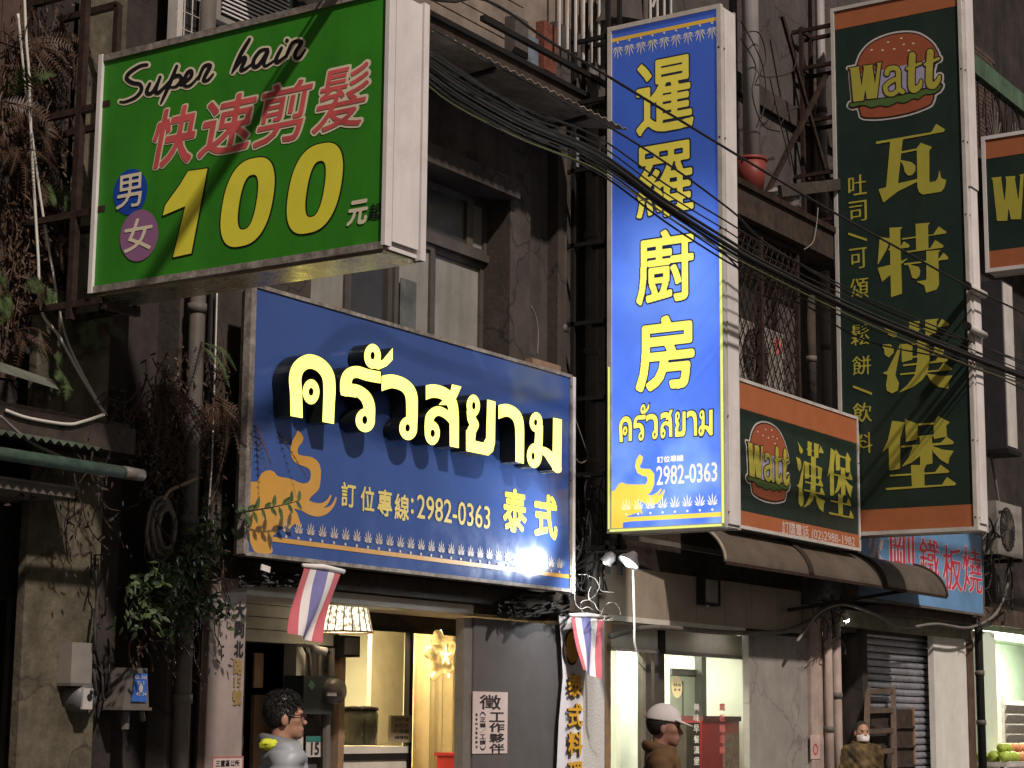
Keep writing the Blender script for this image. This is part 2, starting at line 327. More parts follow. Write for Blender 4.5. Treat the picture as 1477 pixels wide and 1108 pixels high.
# large facade tiles that still show between the ferns
tm_ = MB().box(0, .285, -.012, 0, 0, .385); tme = tm_.mesh('tile'); tme.materials.append(M['oldtile'])
for i in range(9):
    for k in range(13):
        x, z = 6.55+i*.295, 3.9+k*.395
        if random.random() < .1: continue
        piece('tile', tme, lb, (x, .3-random.uniform(0, .006), z))
cc = W(28, 1000, 0)[0]; cd = W(136, 1000, 0)[0]
part('column', MB().box(cc, cd, 0, .07, 0, 4.35).box(cc+.42, cd+.12, .10, .2, 4.35, 6.9), M['concrete'], lb)
part('column', MB().box(cd+.02, cd+.30, .12, .4, 0, 5.0), M['grime'], lb)
part('panel', MB().box(W(238, 1050, .02)[0], W(264, 1050, .02)[0], .02, .2, 0, 2.25), M['greyplaster'], lb, label='lighter grey panel beside the pipe')
part('pier', MB().box(W(258, 600, .05)[0], W(345, 600, .05)[0], .08, .5, 0, 8), M['plaster'], lb)
part('ledge', MB().box(6.5, W(196, 630, -.32)[0], -.32, .3, W(100, 640, -.32)[2], W(100, 602, -.32)[2]).box(6.5, W(192, 600, -.28)[0], -.26, .3, W(100, 602, -.32)[2], W(100, 594, -.32)[2]), M['darkwood'], lb)
aw = part('awning', MB().tube([(6.2, -.62, W(90, 668, -.62)[2]), (W(178, 668, -.62)[0], -.62, W(90, 668, -.62)[2])], .042, 10), mat('mossy_green_tin', (.035, .065, .042), .8, var=.5, scale=12, dirt=.5, dcol=(.05, .04, .03)), lb, smooth=True, label='mossy green rolled tin edge')
part('end_cap', MB().tube([(W(178, 668, -.62)[0], -.62, W(90, 668, -.62)[2]), (W(206, 668, -.62)[0], -.62, W(90, 668, -.62)[2])], [.046, .040], 10), M['pipe'], aw, smooth=True)
sh = MB()
for k in range(40): x = 6.2+k*.075; sh.add([(x, -.62, 3.33), (x+.075, -.62, 3.33), (x+.075, .25, 3.52), (x, .25, 3.52), (x+.037, -.62, 3.36), (x+.037, .25, 3.55)], [(0, 4, 5, 3), (4, 1, 2, 5)])
part('awning_sheet', sh, mat('green_awning_sheet', (.06, .08, .055), .7, var=.4, dirt=.5), aw)
part('shutter_box', MB().box(6.2, W(108, 705, -.35)[0], -.35, .3, W(60, 712, -.35)[2], W(60, 695, -.35)[2]).box(6.2, W(112, 705, -.35)[0], -.37, -.345, W(60, 700, -.35)[2], W(60, 696, -.35)[2]), M['pipe'], lb)
part('plastic_sheet', MB().add([tuple(W(0, 536, -.25)), tuple(W(85, 562, -.25)), tuple(W(75, 548, -.02)), tuple(W(0, 522, -.02))], [(0, 1, 2, 3)]), mat('pale_plastic_sheet', (.12, .125, .10), .5, var=.3, dirt=.4), lb)

# sign frame of the hair shop
# ============================================================ RESTAURANT HOUSE
rh = thing('restaurant_house', 'brown plaster house carrying the wide blue restaurant sign', 'house', (13.5, 0, 0))
X0, X1 = 10.86, 16.32
WY = .27; wl_, wr_ = 12.05, 15.0; wz0, wz1 = 4.45, 6.5
up = MB().box(X0, wl_, 0, .3, 2.55, 7.62).box(wr_, W(765, 350, 0)[0], 0, .3, 2.55, 7.62).box(wl_, wr_, 0, .3, wz1, 7.62).box(wl_, wr_, 0, .3, 2.55, wz0)
up.box(W(765, 350, 0)[0], X1, .14, .3, 2.55, 7.62).box(W(795, 350, .1)[0], W(806, 350, .1)[0], .02, .14, 2.55, 7.62)
part('wall', up, M['plaster'], rh)
part('lintel', MB().box(wl_-.15, wr_+.02, -.10, 0, 6.50, 6.68), M['plaster'], rh)
part('sill', MB().box(wl_-.1, wr_+.02, -.05, .27, 4.40, 4.45), M['greyplaster'], rh)
xw = lambda px, py=350: W(px, py, WY)[0]
def window(parent, x0, x1, z0, z1, y, pane, fm, fw=.05, dep=.06):
    w = part('window', MB().box(x0, x1, y, y+dep, z0, z0+fw).box(x0, x1, y, y+dep, z1-fw, z1).box(x0, x0+fw, y, y+dep, z0+fw, z1-fw).box(x1-fw, x1, y, y+dep, z0+fw, z1-fw), fm, parent)
    part('pane', MB().box(x0+fw, x1-fw, y+dep*.45, y+dep*.6, z0+fw, z1-fw), pane, w); return w
tz = 5.98
for a, b, p in ((12.05, 13.0, 'glassdark'), (13.0, 13.95, 'glassdark'), (13.95, xw(678), 'glassdark'), (xw(678), 15.0, 'frosted')): window(rh, a, b, tz, 6.5, WY, M[p], M['darkalu'])
part('transom', MB().box(12.05, 15, WY-.03, WY+.05, tz-.07, tz), M['darkalu'], rh)
for a, b, p, dy in ((12.05, 12.9, 'frosted', 0), (12.9, 13.55, 'glassdark', .03), (13.55, 14.15, 'frosted', 0), (14.15, 15.0, 'frosted', .03)): window(rh, a, b, 4.45, tz-.07, WY+dy, M[p], M['darkalu'], .06)
part('stained_sheet', MB().box(13.62, 13.86, WY-.012, WY-.004, 4.5, 5.5), mat('stained_film', (.09, .095, .085), .5, var=.5, dirt=.6), rh)
# corrugated eave
cs = MB(); nx = 150; x0, x1 = 10.9, 15.85
for k in range(nx):
    a = x0+(x1-x0)*k/nx; b = x0+(x1-x0)*(k+1)/nx; za = .013*math.sin(k*math.pi/2.); zb = .013*math.sin((k+1)*math.pi/2.)
    cs.add([(a, -.8, 7.29+za), (b, -.8, 7.29+zb), (b, 0, 7.46+zb), (a, 0, 7.46+za), (a, -.8, 7.296+za), (b, -.8, 7.296+zb)], [(0, 1, 2, 3), (0, 1, 5, 4)])
ev = part('eave', cs, M['corr'], rh, label='corrugated tin eave')
for x in (13.6, 15.2): part('bracket', MB().bar((x, 0, 7.2), (x, -.75, 7.26), .04), M['rust'], ev)
part('beam', MB().box(X0, X1+.5, -.06, .3, 7.62, 7.86), M['darkwood'], rh)
part('beam_edge', MB().box(X0, X1+.5, -.10, .3, 7.86, 7.91), M['black'], rh)
part('wall', MB().box(X0, X1+.6, .08, .3, 7.91, 14), M['palewall'], rh, label='pale upper storey wall')
bm_ = MB().box(0, 3.9, -.014, 0, 0, .125); bme = bm_.mesh('board'); bme.materials.append(M['palewall'])
for k in range(18): piece('board', bme, rh, (11.4, .078, 7.98+k*.14), (random.uniform(-.01, .01), 0, 0))
px_ = lambda a, y=80, Y=.06: W(a, y, Y)[0]
part('brick_patch', MB().box(px_(775), px_(793), -.02, .08, 7.95, W(780, 28, 0)[2]), mat('red_brick', (.14, .045, .03), .9, var=.4, scale=10, bump=.5), rh)
part('white_pillar', MB().box(px_(728), px_(747), -.06, .08, 7.95, W(740, 25, 0)[2]), M['greyplaster'], rh)
part('tarpaulin', MB().box(px_(745), px_(773), .03, .06, 7.95, W(760, 45, 0)[2]), mat('faded_blue_tarp', (.13, .155, .18), .7, var=.5, scale=8, bump=.4), rh)
part('panel', MB().box(px_(795), px_(868), .0, .08, 7.95, W(820, 40, 0)[2]), M['greyplaster'], rh)
# barred window above
bw = part('barred_window', MB().box(px_(775, 10), 18.3, .02, .06, 9.15, 11), M['black'], rh)
for k in range(16): part('bar', MB().tube([(px_(785, 10)+k*.155, -.12, W(800, 55, 0)[2]-.15+.02*(k % 3)), (px_(785, 10)+k*.155, -.12, 10.6)], .016, 6), M['offwhite'], bw)
part('rail', MB().bar((px_(660, 20)+.1, -.15, W(700, 24, -.15)[2]-.03), (17.6, -.15, W(700, 24, -.15)[2]-.03), .05), M['black'], bw)
for k in range(7): x = px_(790, 10)+k*.31; part('ornament', MB().bar((x, -.11, 9.25), (x+.13, -.11, 9.5), .02).bar((x+.13, -.11, 9.5), (x, -.11, 9.75), .02), M['offwhite'], bw)

# ---- ground floor of the restaurant
RY = .9
part('pillar', MB().box(10.92, 11.32, -.05, .3, .12, W(320, 833, -.05)[2]), M['marble'], rh, label='pinkish marble pillar with the street address')
part('post', MB().box(10.85, 10.918, -.04, .3, .12, 2.7), M['brownpost'], rh)
part('beam', MB().box(11.32, 14.43, -.02, .25, 2.535, 2.62), M['beige'], rh)
part('soffit', MB().box(11.32, 16.3, .25, 3.2, 2.56, 2.62), M['beige'], rh)
bo = MB().box(0, 1.30, -.02, 0, 0, .098); boe = bo.mesh('board'); boe.materials.append(M['beige'])
for k in range(4): piece('board', boe, rh, (12.35, RY-.01, 2.235+k*.105))
part('fascia', MB().box(11.3, 16.3, -.12, .1, 2.63, 2.79), M['darkwood'], rh)
wz = W(430, 930, RY)[2]
part('recess_wall', MB().box(11.3, 12.43, RY, RY+.1, .1, 2.56).box(12.43, 13.6, RY, RY+.1, wz, 2.56).box(W(434, 1000, RY)[0], W(485, 1000, RY)[0], RY, RY+.1, .1, wz), M['greyplaster'], rh)
dr = part('doorway_backing', MB().box(12.2, 13.62, RY+.7, RY+.75, .1, 2.5).box(13.58, 13.62, RY+.1, RY+.7, .1, 2.5).box(12.2, 13.58, RY+.1, RY+.7, wz, wz+.03), M['black'], rh)  # black boards put the darkness of the doorway into the colour
part('jamb', MB().box(W(421, 1000, RY)[0], W(434, 1000, RY)[0], RY-.04, RY+.1, .12, wz), M['beige'], dr)
part('inner_door', MB().box(W(366, 1050, RY+.3)[0], W(402, 1050, RY+.3)[0], RY+.3, RY+.34, .12, 1.80), M['wood'], dr)
part('scroll', MB().box(W(367, 960, RY+.2)[0], W(380, 960, RY+.2)[0], RY+.2, RY+.22, W(370, 992, RY+.2)[2], W(370, 942, RY+.2)[2]), M['wood'], dr)
pa = W(487, 1000, RY)[0]
part('post', MB().box(pa-.05, pa+.03, RY-.06, RY+.06, .12, 2.3), M['wood'], rh)
# warm dining room behind the window
part('room_wall', MB().box(13.6, 18.2, 3.0, 3.05, .1, 2.56).box(16.6, 16.65, RY, 3.0, .1, 2.56).box(12.6, 12.65, RY+.9, 3.0, .1, 2.56), M['cream'], rh)
part('counter', MB().box(pa, W(590, 1080, RY)[0], RY-.02, RY+.4, 1.30, 1.36).box(pa, W(590, 1080, RY)[0], RY, RY+.06, .12, 1.24), M['beige'], rh)
part('counter_band', MB().box(pa, W(590, 1080, RY)[0], RY-.015, RY+.06, 1.24, 1.30), M['black'], rh)
part('lamp_hiding_board', MB().box(pa, 15.75, RY-.01, RY+.05, 2.45, 2.56), M['plaster'], rh)  # board added to hide the ceiling lamp, in place of dark ceiling
part('window_post', MB().box(W(588, 1000, RY)[0], W(593, 1000, RY)[0], RY-.02, RY+.04, .12, 2.45), M['black'], rh)
part('window_head', MB().box(pa, 15.7, RY-.02, RY+.05, 2.40, 2.45), M['black'], rh)
part('glass_pane', MB().box(pa+.04, W(587, 1000, RY)[0], RY+.01, RY+.016, 1.36, 2.40), M['glass'], rh)
cu = MB(); n = 60; xa, xb = W(594, 1000, RY+.5)[0], W(594, 1000, RY+.5)[0]+1.9
for k in range(n):
    a, b = xa+(xb-xa)*k/n, xa+(xb-xa)*(k+1)/n; f = lambda q: RY+.55+.05*math.sin(q*19)+.03*math.sin(q*47)
    cu.add([(a, f(a), .12), (b, f(b), .12), (b, f(b), 2.5), (a, f(a), 2.5)], [(0, 1, 2, 3)])
part('curtain', cu, M['curtain'], rh, smooth=True)
part('inner_panel', MB().box(W(535, 1000, 1.9)[0], W(590, 1000, 1.9)[0]-.1, 1.9, 1.95, .12, 2.5), M['beige'], rh)
lt = part('ceiling_lamp', MB().box(13.7, 15.7, .97, 1.07, 2.50, 2.545), glow('warm_tube', (1, .80, .47), 58), rh)
lt2 = part('ceiling_lamp', MB().box(13.5, 15.6, 1.95, 2.25, 2.525, 2.55), glow('warm_tube', (1, .80, .47), 58), rh)
part('panel', MB().box(14.43, 15.9, -.03, .06, .12, W(700, 893, 0)[2]), M['greypanel'], rh, label='plain grey metal shutter panel')
part('panel_post', MB().box(14.30, 14.428, -.01, .08, .12, 2.5), M['alu'], rh)
part('pillar', MB().box(15.91, 16.77, .0, .35, .12, 2.62), M['speckle'], rh, label='speckled white pillar behind the banner')
part('edge_board', MB().box(16.775, 16.86, -.02, .3, .12, W(876, 890, 0)[2]), M['wood'], rh)

# ============================================================ BURGER HOUSE
bh = thing('burger_house', 'grey house behind the dark green burger signs', 'house', (21, 0, 0))
part('wall', MB().box(16.34, 26.3, .12, .4, 2.75, 7.2).box(16.96, 26.3, .12, .4, 7.2, 14), M['greyplaster'], bh)
part('ledge', MB().box(16.9, 26.0, -.42, .12, 7.22, 7.55), M['darkwood'], bh)
part('ledge_lip', MB().box(16.9, 26.0, -.46, -.1, 7.55, 7.62), M['rust'], bh)
part('beam', MB().box(17, 26, .05, .12, 9.0, 9.25), M['plaster'], bh)
part('brown_strip', MB().box(16.45, 16.62, -.01, .12, 2.8, 7.9), M['oldtile'], bh)
# tiled strip over the shop window
tl = MB().box(0, .66, -.03, 0, 0, .50); tle = tl.mesh('tile'); tle.materials.append(mat('beige_tile', (.27, .22, .165), .45, var=.15, scale=2, streak=.15, dirt=.15))
for k in range(7): piece('tile', tle, bh, (16.72+k*.668, .03, 2.655))
part('tile_bed', MB().box(16.6, 21.5, .03, .12, 2.60, 3.75), M['darkwood'], bh)
part('soffit', MB().box(16.3, 22.6, .12, 3.2, 2.66, 2.72), M['roomwhite'], bh)
part('beam_cover', MB().box(16.86, 19.9, .0, .3, 2.60, 2.655), M['beige'], bh)
SY = .25
part('transom', MB().box(16.9, 21.5, SY, SY+.05, 2.36, 2.66), M['beige'], bh)
part('frame_rail', MB().box(16.9, 21.5, SY-.02, SY+.06, 2.32, 2.36), M['alu'], bh)
for a, b in ((928, 936), (941, 955)): part('mullion', MB().box(W(a, 1000, SY)[0], W(b, 1000, SY)[0], SY-.03, SY+.07, .12, 2.32), M['darkalu'], bh)
part('mullion', MB().box(W(930, 930, SY)[0]+.28, W(930, 930, SY)[0]+.40, SY-.03, SY+.07, 2.32, 2.60), M['black'], bh)
part('glass_pane', MB().box(W(956, 1000, SY)[0], 21.6, SY+.02, SY+.03, .12, 2.32), M['glass'], bh)
part('glass_pane', MB().box(16.9, W(927, 1000, SY)[0], SY+.02, SY+.03, .12, 2.32), M['glass'], bh)
part('room_wall', MB().box(16.4, 24, 3.1, 3.15, .1, 2.66).box(22.5, 22.55, .3, 3.1, .1, 2.66).box(16.4, 16.45, .3, 3.1, .1, 2.66), M['roomwhite'], bh)
part('partition', MB().box(W(895, 1000, .8)[0], W(931, 1000, .8)[0], .8, .85, .1, 2.6), M['roomwhite'], bh)
part('ceiling_lamp', MB().box(17.2, 20.3, .36, .62, 2.60, 2.65), glow('cool_tube', (1, .99, .84), 66.), bh)
part('ceiling_lamp', MB().box(18.0, 22, 2.2, 2.4, 2.61, 2.65), glow('cool_tube', (1, .99, .84), 66.), bh)
part('pillar', MB().box(19.89, 21.44, -.04, .04, .12, W(1100, 915, 0)[2]), M['greycon'], bh, label='plain grey pillar right of the shop window')
part('pillar', MB().box(21.45, W(1188, 1000, -.08)[0], -.08, .3, .12, 3.0), M['pink'], bh, label='narrow pinkish pillar')
part('pillar', MB().box(W(1346, 1000, 0)[0], W(1393, 1000, 0)[0], -.02, .06, .12, W(1360, 915, 0)[2]), mat('clean_offwhite_render', (.60, .58, .52), .8, var=.08, streak=.1, dirt=.12, dcol=(.35, .32, .27)), bh, label='off-white pillar right of the roller shutter')
part('pillar', MB().box(W(1393, 1000, 0)[0], W(1402, 1000, 0)[0], -.04, .4, .12, 3.0), M['brownpost'], bh)
part('recess_wall', MB().box(W(1188, 1000, 0)[0], 23.45, .6, .7, .1, 2.9).box(23.3, 23.46, .05, .7, .1, 2.9), M['grime'], bh)
part('lintel', MB().box(W(1215, 900, 0)[0], 26.9, -.05, .3, 2.80, 3.0), mat('greenish_beam', (.20, .19, .13), .8, var=.3, streak=.3, dirt=.3), bh)
part('shutter_head', MB().box(23.4, 26.9, -.25, .3, 3.0, 3.1), M['oldtile'], bh)
# roller shutter: each slat
rs = part('roller_shutter', MB().box(23.46, 26.2, .17, .2, .12, 2.85), M['black'], bh)
sm = MB(); pr = [(0, 0), (-.022, .018), (-.026, .04), (-.018, .062), (0, .078)]
for i in range(len(pr)-1): sm.add([(0, pr[i][0], pr[i][1]), (2.7, pr[i][0], pr[i][1]), (2.7, pr[i+1][0], pr[i+1][1]), (0, pr[i+1][0], pr[i+1][1])], [(0, 1, 2, 3)])
sme = sm.mesh('slat', smooth=True); sme.materials.append(mat('galvanised_slat', (.46, .46, .50), .38, metal=.7, var=.2, scale=9, dirt=.25))
for k in range(29): piece('slat', sme, rs, (23.47, .165, .14+k*.092))

# cage window with air conditioner
ct = .12
cg = thing('window_cage', 'rusty diamond mesh cage over the window above the burger board', 'window cage', (20.7, -.3, 5.2))
ca, cb, cz0, cz1 = W(1040, 450, -.3)[0], W(1150, 450, -.3)[0], 5.3, 7.15
part('frame', MB().bar((ca, -.3, cz0), (ca, -.3, cz1), .045).bar((cb, -.3, cz0), (cb, -.3, cz1), .05).bar((ca, -.3, cz0), (cb, -.3, cz0), .045).bar((ca, -.3, cz1), (cb, -.3, cz1), .045).bar((W(1097, 450, -.3)[0], -.3, cz0), (W(1097, 450, -.3)[0], -.3, cz1), .06).bar((cb, -.3, cz0), (cb, .12, cz0), .04).bar((cb, -.3, cz1), (cb, .12, cz1), .04).bar((cb, -.02, cz0), (cb, -.02, cz1), .03), M['rust'], cg)
ms = MB(); st = .15; hs = .25
def diamond(o, ux, w, h):
    n = int((w*hs/st+h)/hs)+1
    for i in range(-int(w/st)-1, int(h/hs)+2):
        for sgn in (1, -1):
            # line v = hs*i + sgn*(hs/st)*u clipped to the rectangle
            q = []
            for u in np.linspace(0, w, 40):
                v = hs*i+(hs/st)*u if sgn > 0 else hs*(i+w/st)-(hs/st)*u
                if 0 <= v <= h: q.append((u, v))
            if len(q) > 1:
                a, b = q[0], q[-1]; ms.bar(np.array(o)+np.array(ux)*a[0]+np.array([0, 0, a[1]]), np.array(o)+np.array(ux)*b[0]+np.array([0, 0, b[1]]), .011)
diamond((ca, -.3, cz0), (1, 0, 0), cb-ca, cz1-cz0); diamond((cb, -.3, cz0), (0, 1, 0), .42, cz1-cz0)
part('mesh', ms, M['rust'], cg, kind='stuff')
part('window', MB().box(ca-.1, cb-.1, .09, .13, cz0, cz1), M['glassdark'], cg)
def ac_unit(name, label, x0, x1, y, z0, z1, dep=.32, badge=False, group=None, slats=False):
    t = thing(name, label, 'air conditioner', ((x0+x1)/2, y, z0), group)
    part('housing', MB().box(x0, x1, y, y+dep, z0, z1), mat('air_conditioner_housing', (.27, .25, .225), .6, var=.12, streak=.3, dirt=.4, dcol=(.12, .10, .08)), t)
    if slats:
        sl = MB().box(0, x1-x0-.1, -.012, 0, 0, .012).mesh('slat'); sl.materials.append(M['white'])
        part('fan_opening', MB().box(x0+.05, x1-.05, y-.004, y, z0+.05, z1-.05), M['black'], t)
        for k in range(18): piece('slat', sl, t, (x0+.05, y-.006, z0+.07+k*(z1-z0-.13)/18))
        return t
    c = (x0+(x1-x0)*.40, y-.006, (z0+z1)/2); r = (z1-z0)*.42
    part('fan_opening', MB().lathe([(0, 0), (r, 0), (r, .004)], c, 24, 'Y'), M['black'], t)
    g = MB()
    for k in range(1, 8): g.lathe([(r*k/8-.004, -.008), (r*k/8+.004, -.008)], c, 24, 'Y')
    for k in range(8): a = math.pi*k/8; g.bar((c[0]-r*math.cos(a), c[1]-.01, c[2]-r*math.sin(a)), (c[0]+r*math.cos(a), c[1]-.01, c[2]+r*math.sin(a)), .008)
    part('grille', g, M['pipe'], t)
    f = MB()
    for k in range(3):
        a = 2*math.pi*k/3; f.add([(c[0], c[1]-.002, c[2]), (c[0]+r*.8*math.cos(a), c[1]-.003, c[2]+r*.8*math.sin(a)), (c[0]+r*.85*math.cos(a+.7), c[1]-.001, c[2]+r*.85*math.sin(a+.7))], [(0, 1, 2)])
    part('fan', f, M['pipe'], t)
    if badge:
        b = MB(); bx, bz = x1-.16, z1-.17
        for k in range(8): a = math.pi*k/8; b.bar((bx-.1*math.cos(a), y-.005, bz-.1*math.sin(a)), (bx+.1*math.cos(a), y-.005, bz+.1*math.sin(a)), .018)
        part('badge', b, mat('faded_red_print', (.45, .12, .11), .6), t)
    for x in (x0+.1, x1-.1): part('bracket', MB().bar((x, y-.02, z0-.03), (x, y+dep+.1, z0-.03), .05), M['rust'], t)
    return t
ac_unit('air_conditioner', 'boxy air conditioner with red round mark inside the mesh cage', W(1062, 540, -.22)[0], W(1130, 540, -.22)[0], -.22, 5.32, 6.12, .3, True)
ac_unit('air_conditioner', 'white air conditioner under cables at the right edge', W(1438, 760, -.4)[0], W(1438, 760, -.4)[0]+1.1, -.4, W(1445, 800, -.4)[2], W(1445, 724, -.4)[2])
ac_unit('air_conditioner', 'slatted air conditioner behind the top edge of the green hair sign', W(312, 20, -.1)[0], W(312, 20, -.1)[0]+.9, -.1, W(340, 40, -.1)[2], W(340, 40, -.1)[2]+.75, .28, slats=True)
# window with white grille behind the hair sign
wg = thing('grilled_window', 'white framed window with wire grille above the green hair sign', 'window', (W(280, 20, 0)[0], 0, 6.2))
ga, gb = W(256, 20, -.02)[0], W(312, 20, -.02)[0]
part('frame', MB().box(ga, ga+.06, -.02, .08, 5.8, 7.6).box(gb-.09, gb, -.02, .08, 5.8, 7.6).box(ga+.06, gb-.09, -.02, .08, 5.8, 5.87), M['offwhite'], wg)
gr = MB()
for k in range(1, 5): gr.tube([(ga+(gb-ga)*k/5, -.01, 5.8), (ga+(gb-ga)*k/5, -.01, 7.6)], .006, 5)
for k in range(12): gr.tube([(ga, -.012, 5.8+k*.14), (gb, -.012, 5.8+k*.14)], .005, 5)
part('grille', gr, M['offwhite'], wg); part('pane', MB().box(ga+.06, gb-.09, .05, .06, 5.87, 7.6), M['glassdark'], wg)

# ============================================================ FAR HOUSE on the right
fh = thing('far_house', 'dark house at the right edge above the bright fruit shop', 'house', (30, 0, 0))
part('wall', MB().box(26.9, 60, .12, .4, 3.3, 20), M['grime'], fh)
bz = W(1440, 135, -.8)[2]
brick = MB().box(0, .21, -.02, 0, 0, .06); bre = brick.mesh('brick'); bre.materials.append(mat('dull_brick', (.075, .05, .043), .9, var=.4, scale=9, bump=.3))
for r in range(24):
    for c in range(9): piece('brick', bre, fh, (27.2+c*.222+(r % 2)*.11, .118, bz-.3+r*.072))
bl = thing('balcony_railing', 'green metal balcony railing with fan shaped bars at the top right', 'railing', (27.5, -.8, bz-.8))
ra, rb = 25.6, 34.
part('top_rail', MB().box(ra, rb, -.86, -.74, bz-.02, bz+.26), mat('dull_green_paint', (.065, .11, .07), .65, var=.3, dirt=.3), bl)
part('bottom_rail', MB().bar((ra, -.8, bz-1.1), (rb, -.8, bz-1.1), .06), M['rust'], bl)
for k in range(24): part('bar', MB().tube([(ra+k*.3, -.8, bz-1.1), (ra+k*.3, -.8, bz)], .014, 5), M['rust'], bl)
for k in range(5):
    c = np.array([ra+.9+k*.9, -.82, bz-.9]); f = MB()
    for j in range(7): a = math.pi*(j+1)/8; f.tube([c, c+np.array([.36*math.cos(a), 0, .62*math.sin(a)])], .012, 5)
    part('fan_bars', f, M['pipe'], bl)
for k in range(5): part('hoop', MB().tube([(ra+.9+k*.9+.42*math.cos(t), -.8, bz-.55+.5*math.sin(t)) for t in np.linspace(0, math.pi, 12)], .016, 5), M['rust'], bl)
part('floor', MB().box(ra, rb, -.85, .12, bz-1.25, bz-1.12), M['plaster'], bl)
# fruit shop
part('lintel', MB().box(26.9, 40, -.1, .3, 3.05, 3.3), M['oldtile'], fh)
part('shop_ceiling', MB().box(27.4, 40, .1, 4, 2.98, 3.05), M['mint'], fh)
part('shop_wall', MB().box(27.4, 40, 1.6, 1.7, .1, 3.0), M['mint'], fh)
part('ceiling_lamp', MB().box(28.2, 33, .25, .5, 2.92, 2.97), glow('green_white_tube', (.90, 1, .80), 95.), fh)
part('door_post', MB().box(27.45, W(1436, 1000, .0)[0], -.02, .3, .12, 2.95), M['mint'], fh)
lv = part('louvre_door', MB().box(W(1443, 1050, .5)[0], W(1448, 1050, .5)[0], .48, .54, .12, W(1445, 1003, .5)[2]).box(W(1450, 1050, .5)[0], W(1450, 1050, .5)[0]+2, .53, .56, .12, W(1460, 1010, .5)[2]), M['offwhite'], fh)
lm = MB().box(0, 1.9, -.02, .012, 0, .10).mesh('slat'); lm.materials.append(M['alu'])
for k in range(9): piece('slat', lm, lv, (W(1451, 1050, .5)[0], .52, W(1460, 1017, .5)[2]-.09-k*.155), (.25, 0, 0))

# ============================================================ SIGNS
def frame_box(t, ax, a0, a1, b0, b1, z0, z1, fm, w=.05, body=None, face=None, end=None, prou=.015, ws=None):
    ws = ws or w
    """ax 'X': face at x=a0 (towards -X), thickness to a1, from y=b0 (wall) to b1 (street). ax 'Y': face at y=a0 (towards -Y)"""
    def bx(mb, p0, p1, q0, q1, r0, r1):
        return mb.box(p0, p1, min(q0, q1), max(q0, q1), r0, r1) if ax == 'X' else mb.box(q0, q1, p0, p1, r0, r1)
    lo, hi = min(b0, b1), max(b0, b1)
    cab = bx(MB(), a0+.03, a1-.012, lo+.012, hi-.012, z0+.012, z1-.012)
    o = part('cabinet', cab, body or fm, t)
    f = MB(); bx(f, a0-prou, a0+.03, lo, hi, z0, z0+w); bx(f, a0-prou, a0+.03, lo, hi, z1-w, z1); bx(f, a0-prou, a0+.03, lo, lo+ws, z0+w, z1-w); bx(f, a0-prou, a0+.03, hi-ws, hi, z0+w, z1-w)
    part('front_frame', f, fm, t)
    g = MB(); bx(g, a1-.03, a1, lo, hi, z0, z0+w); bx(g, a1-.03, a1, lo, hi, z1-w, z1); bx(g, a1-.03, a1, lo, lo+w, z0+w, z1-w); bx(g, a1-.03, a1, hi-w, hi, z0+w, z1-w)
    part('back_frame', g, fm, t)
    if face: part('face', bx(MB(), a0, a0+.02, lo+ws-.005, hi-ws+.005, z0+w-.005, z1-w+.005), face, t)
    s = MB()
    for k in range(int((z1-z0)/.9)+2):
        z = z0+.15+k*.9
        if z < z1-.05:
            if ax == 'X':
                s.blob((a0+.05, b1-.004 if b1 < b0 else b1+.004, z), (.012, .006, .012), 6, 4)
                if ws > .03: s.blob((a0-prou, lo+w/2, z), (.006, .012, .012), 6, 4)
            else: s.blob((hi-.02, a0-prou, z), (.012, .006, .012), 6, 4)
    part('screws', s, M['rust'], t, kind='stuff')

def solid(name, col, rough=.4, **k): return mat(name, col, rough, var=k.pop('var', .06), **k)
# ------------------------------------------------------------ green hair-cut sign
XG = 9.1; pg = Plane('X', XG)
gs = thing('hanging_sign', 'green hair salon light box hanging out on the left, 100 in yellow', 'sign', (9.3, -1.75, 4.4))
def vinyl(name, col, rough=.5, bump=.12):
    m = mat(name, col, rough, var=.14, scale=1.7, streak=.24, dirt=.14, dcol=(.03, .06, .02)); return m
frame_box(gs, 'X', XG, 9.5, -.52, -2.98, 4.40, 6.07, M['trim'], .045, body=M['white'], face=vinyl('green_vinyl', (.034, .225, .015)), ws=.014)
part('end_panel', MB().box(9.17, 9.44, -2.99, -2.97, 4.46, 6.05), M['white'], gs)
part('end_trim', MB().box(9.083, 9.15, -3.0, -2.970, 4.42, 6.07).box(9.45, 9.505, -3.0, -2.955, 4.40, 6.07), M['white'], gs)
part('side_trim', MB().box(9.075, 9.115, -.55, -.515, 4.40, 6.075), M['white'], gs)
part('bottom_sheet', MB().box(9.13, 9.47, -2.95, -.55, 4.385, 4.405), mat('dirty_tin_sheet', (.72, .70, .50), .27, metal=.9, var=.15, dirt=.22, dcol=(.12, .10, .07)), gs)
cream_ = solid('print_cream', (.70, .63, .46)); redp = mat('print_red', (.58, .10, .10), .5, var=.25, scale=3); blackp = solid('print_black', (.012, .011, .014)); yel = solid('print_yellow', (.76, .70, .06)); 
for ch, cx, cy, w, h in (('快', 252, 197, 60, 80), ('速', 329, 180, 72, 80), ('剪', 409, 163, 72, 84), ('髮', 494, 141, 72, 88)):
    o, f = MB(), MB(); glyph(o, pg, ch, cx, cy, w, h, 5.2, 110, .003, .20); glyph(f, pg, ch, cx, cy, w, h, {'快': 2.2, '速': 1.5, '剪': 1.0, '髮': .6}[ch], 110, .006, .20)
    k = part('character', o, cream_, gs); part('fill', f, redp, k)
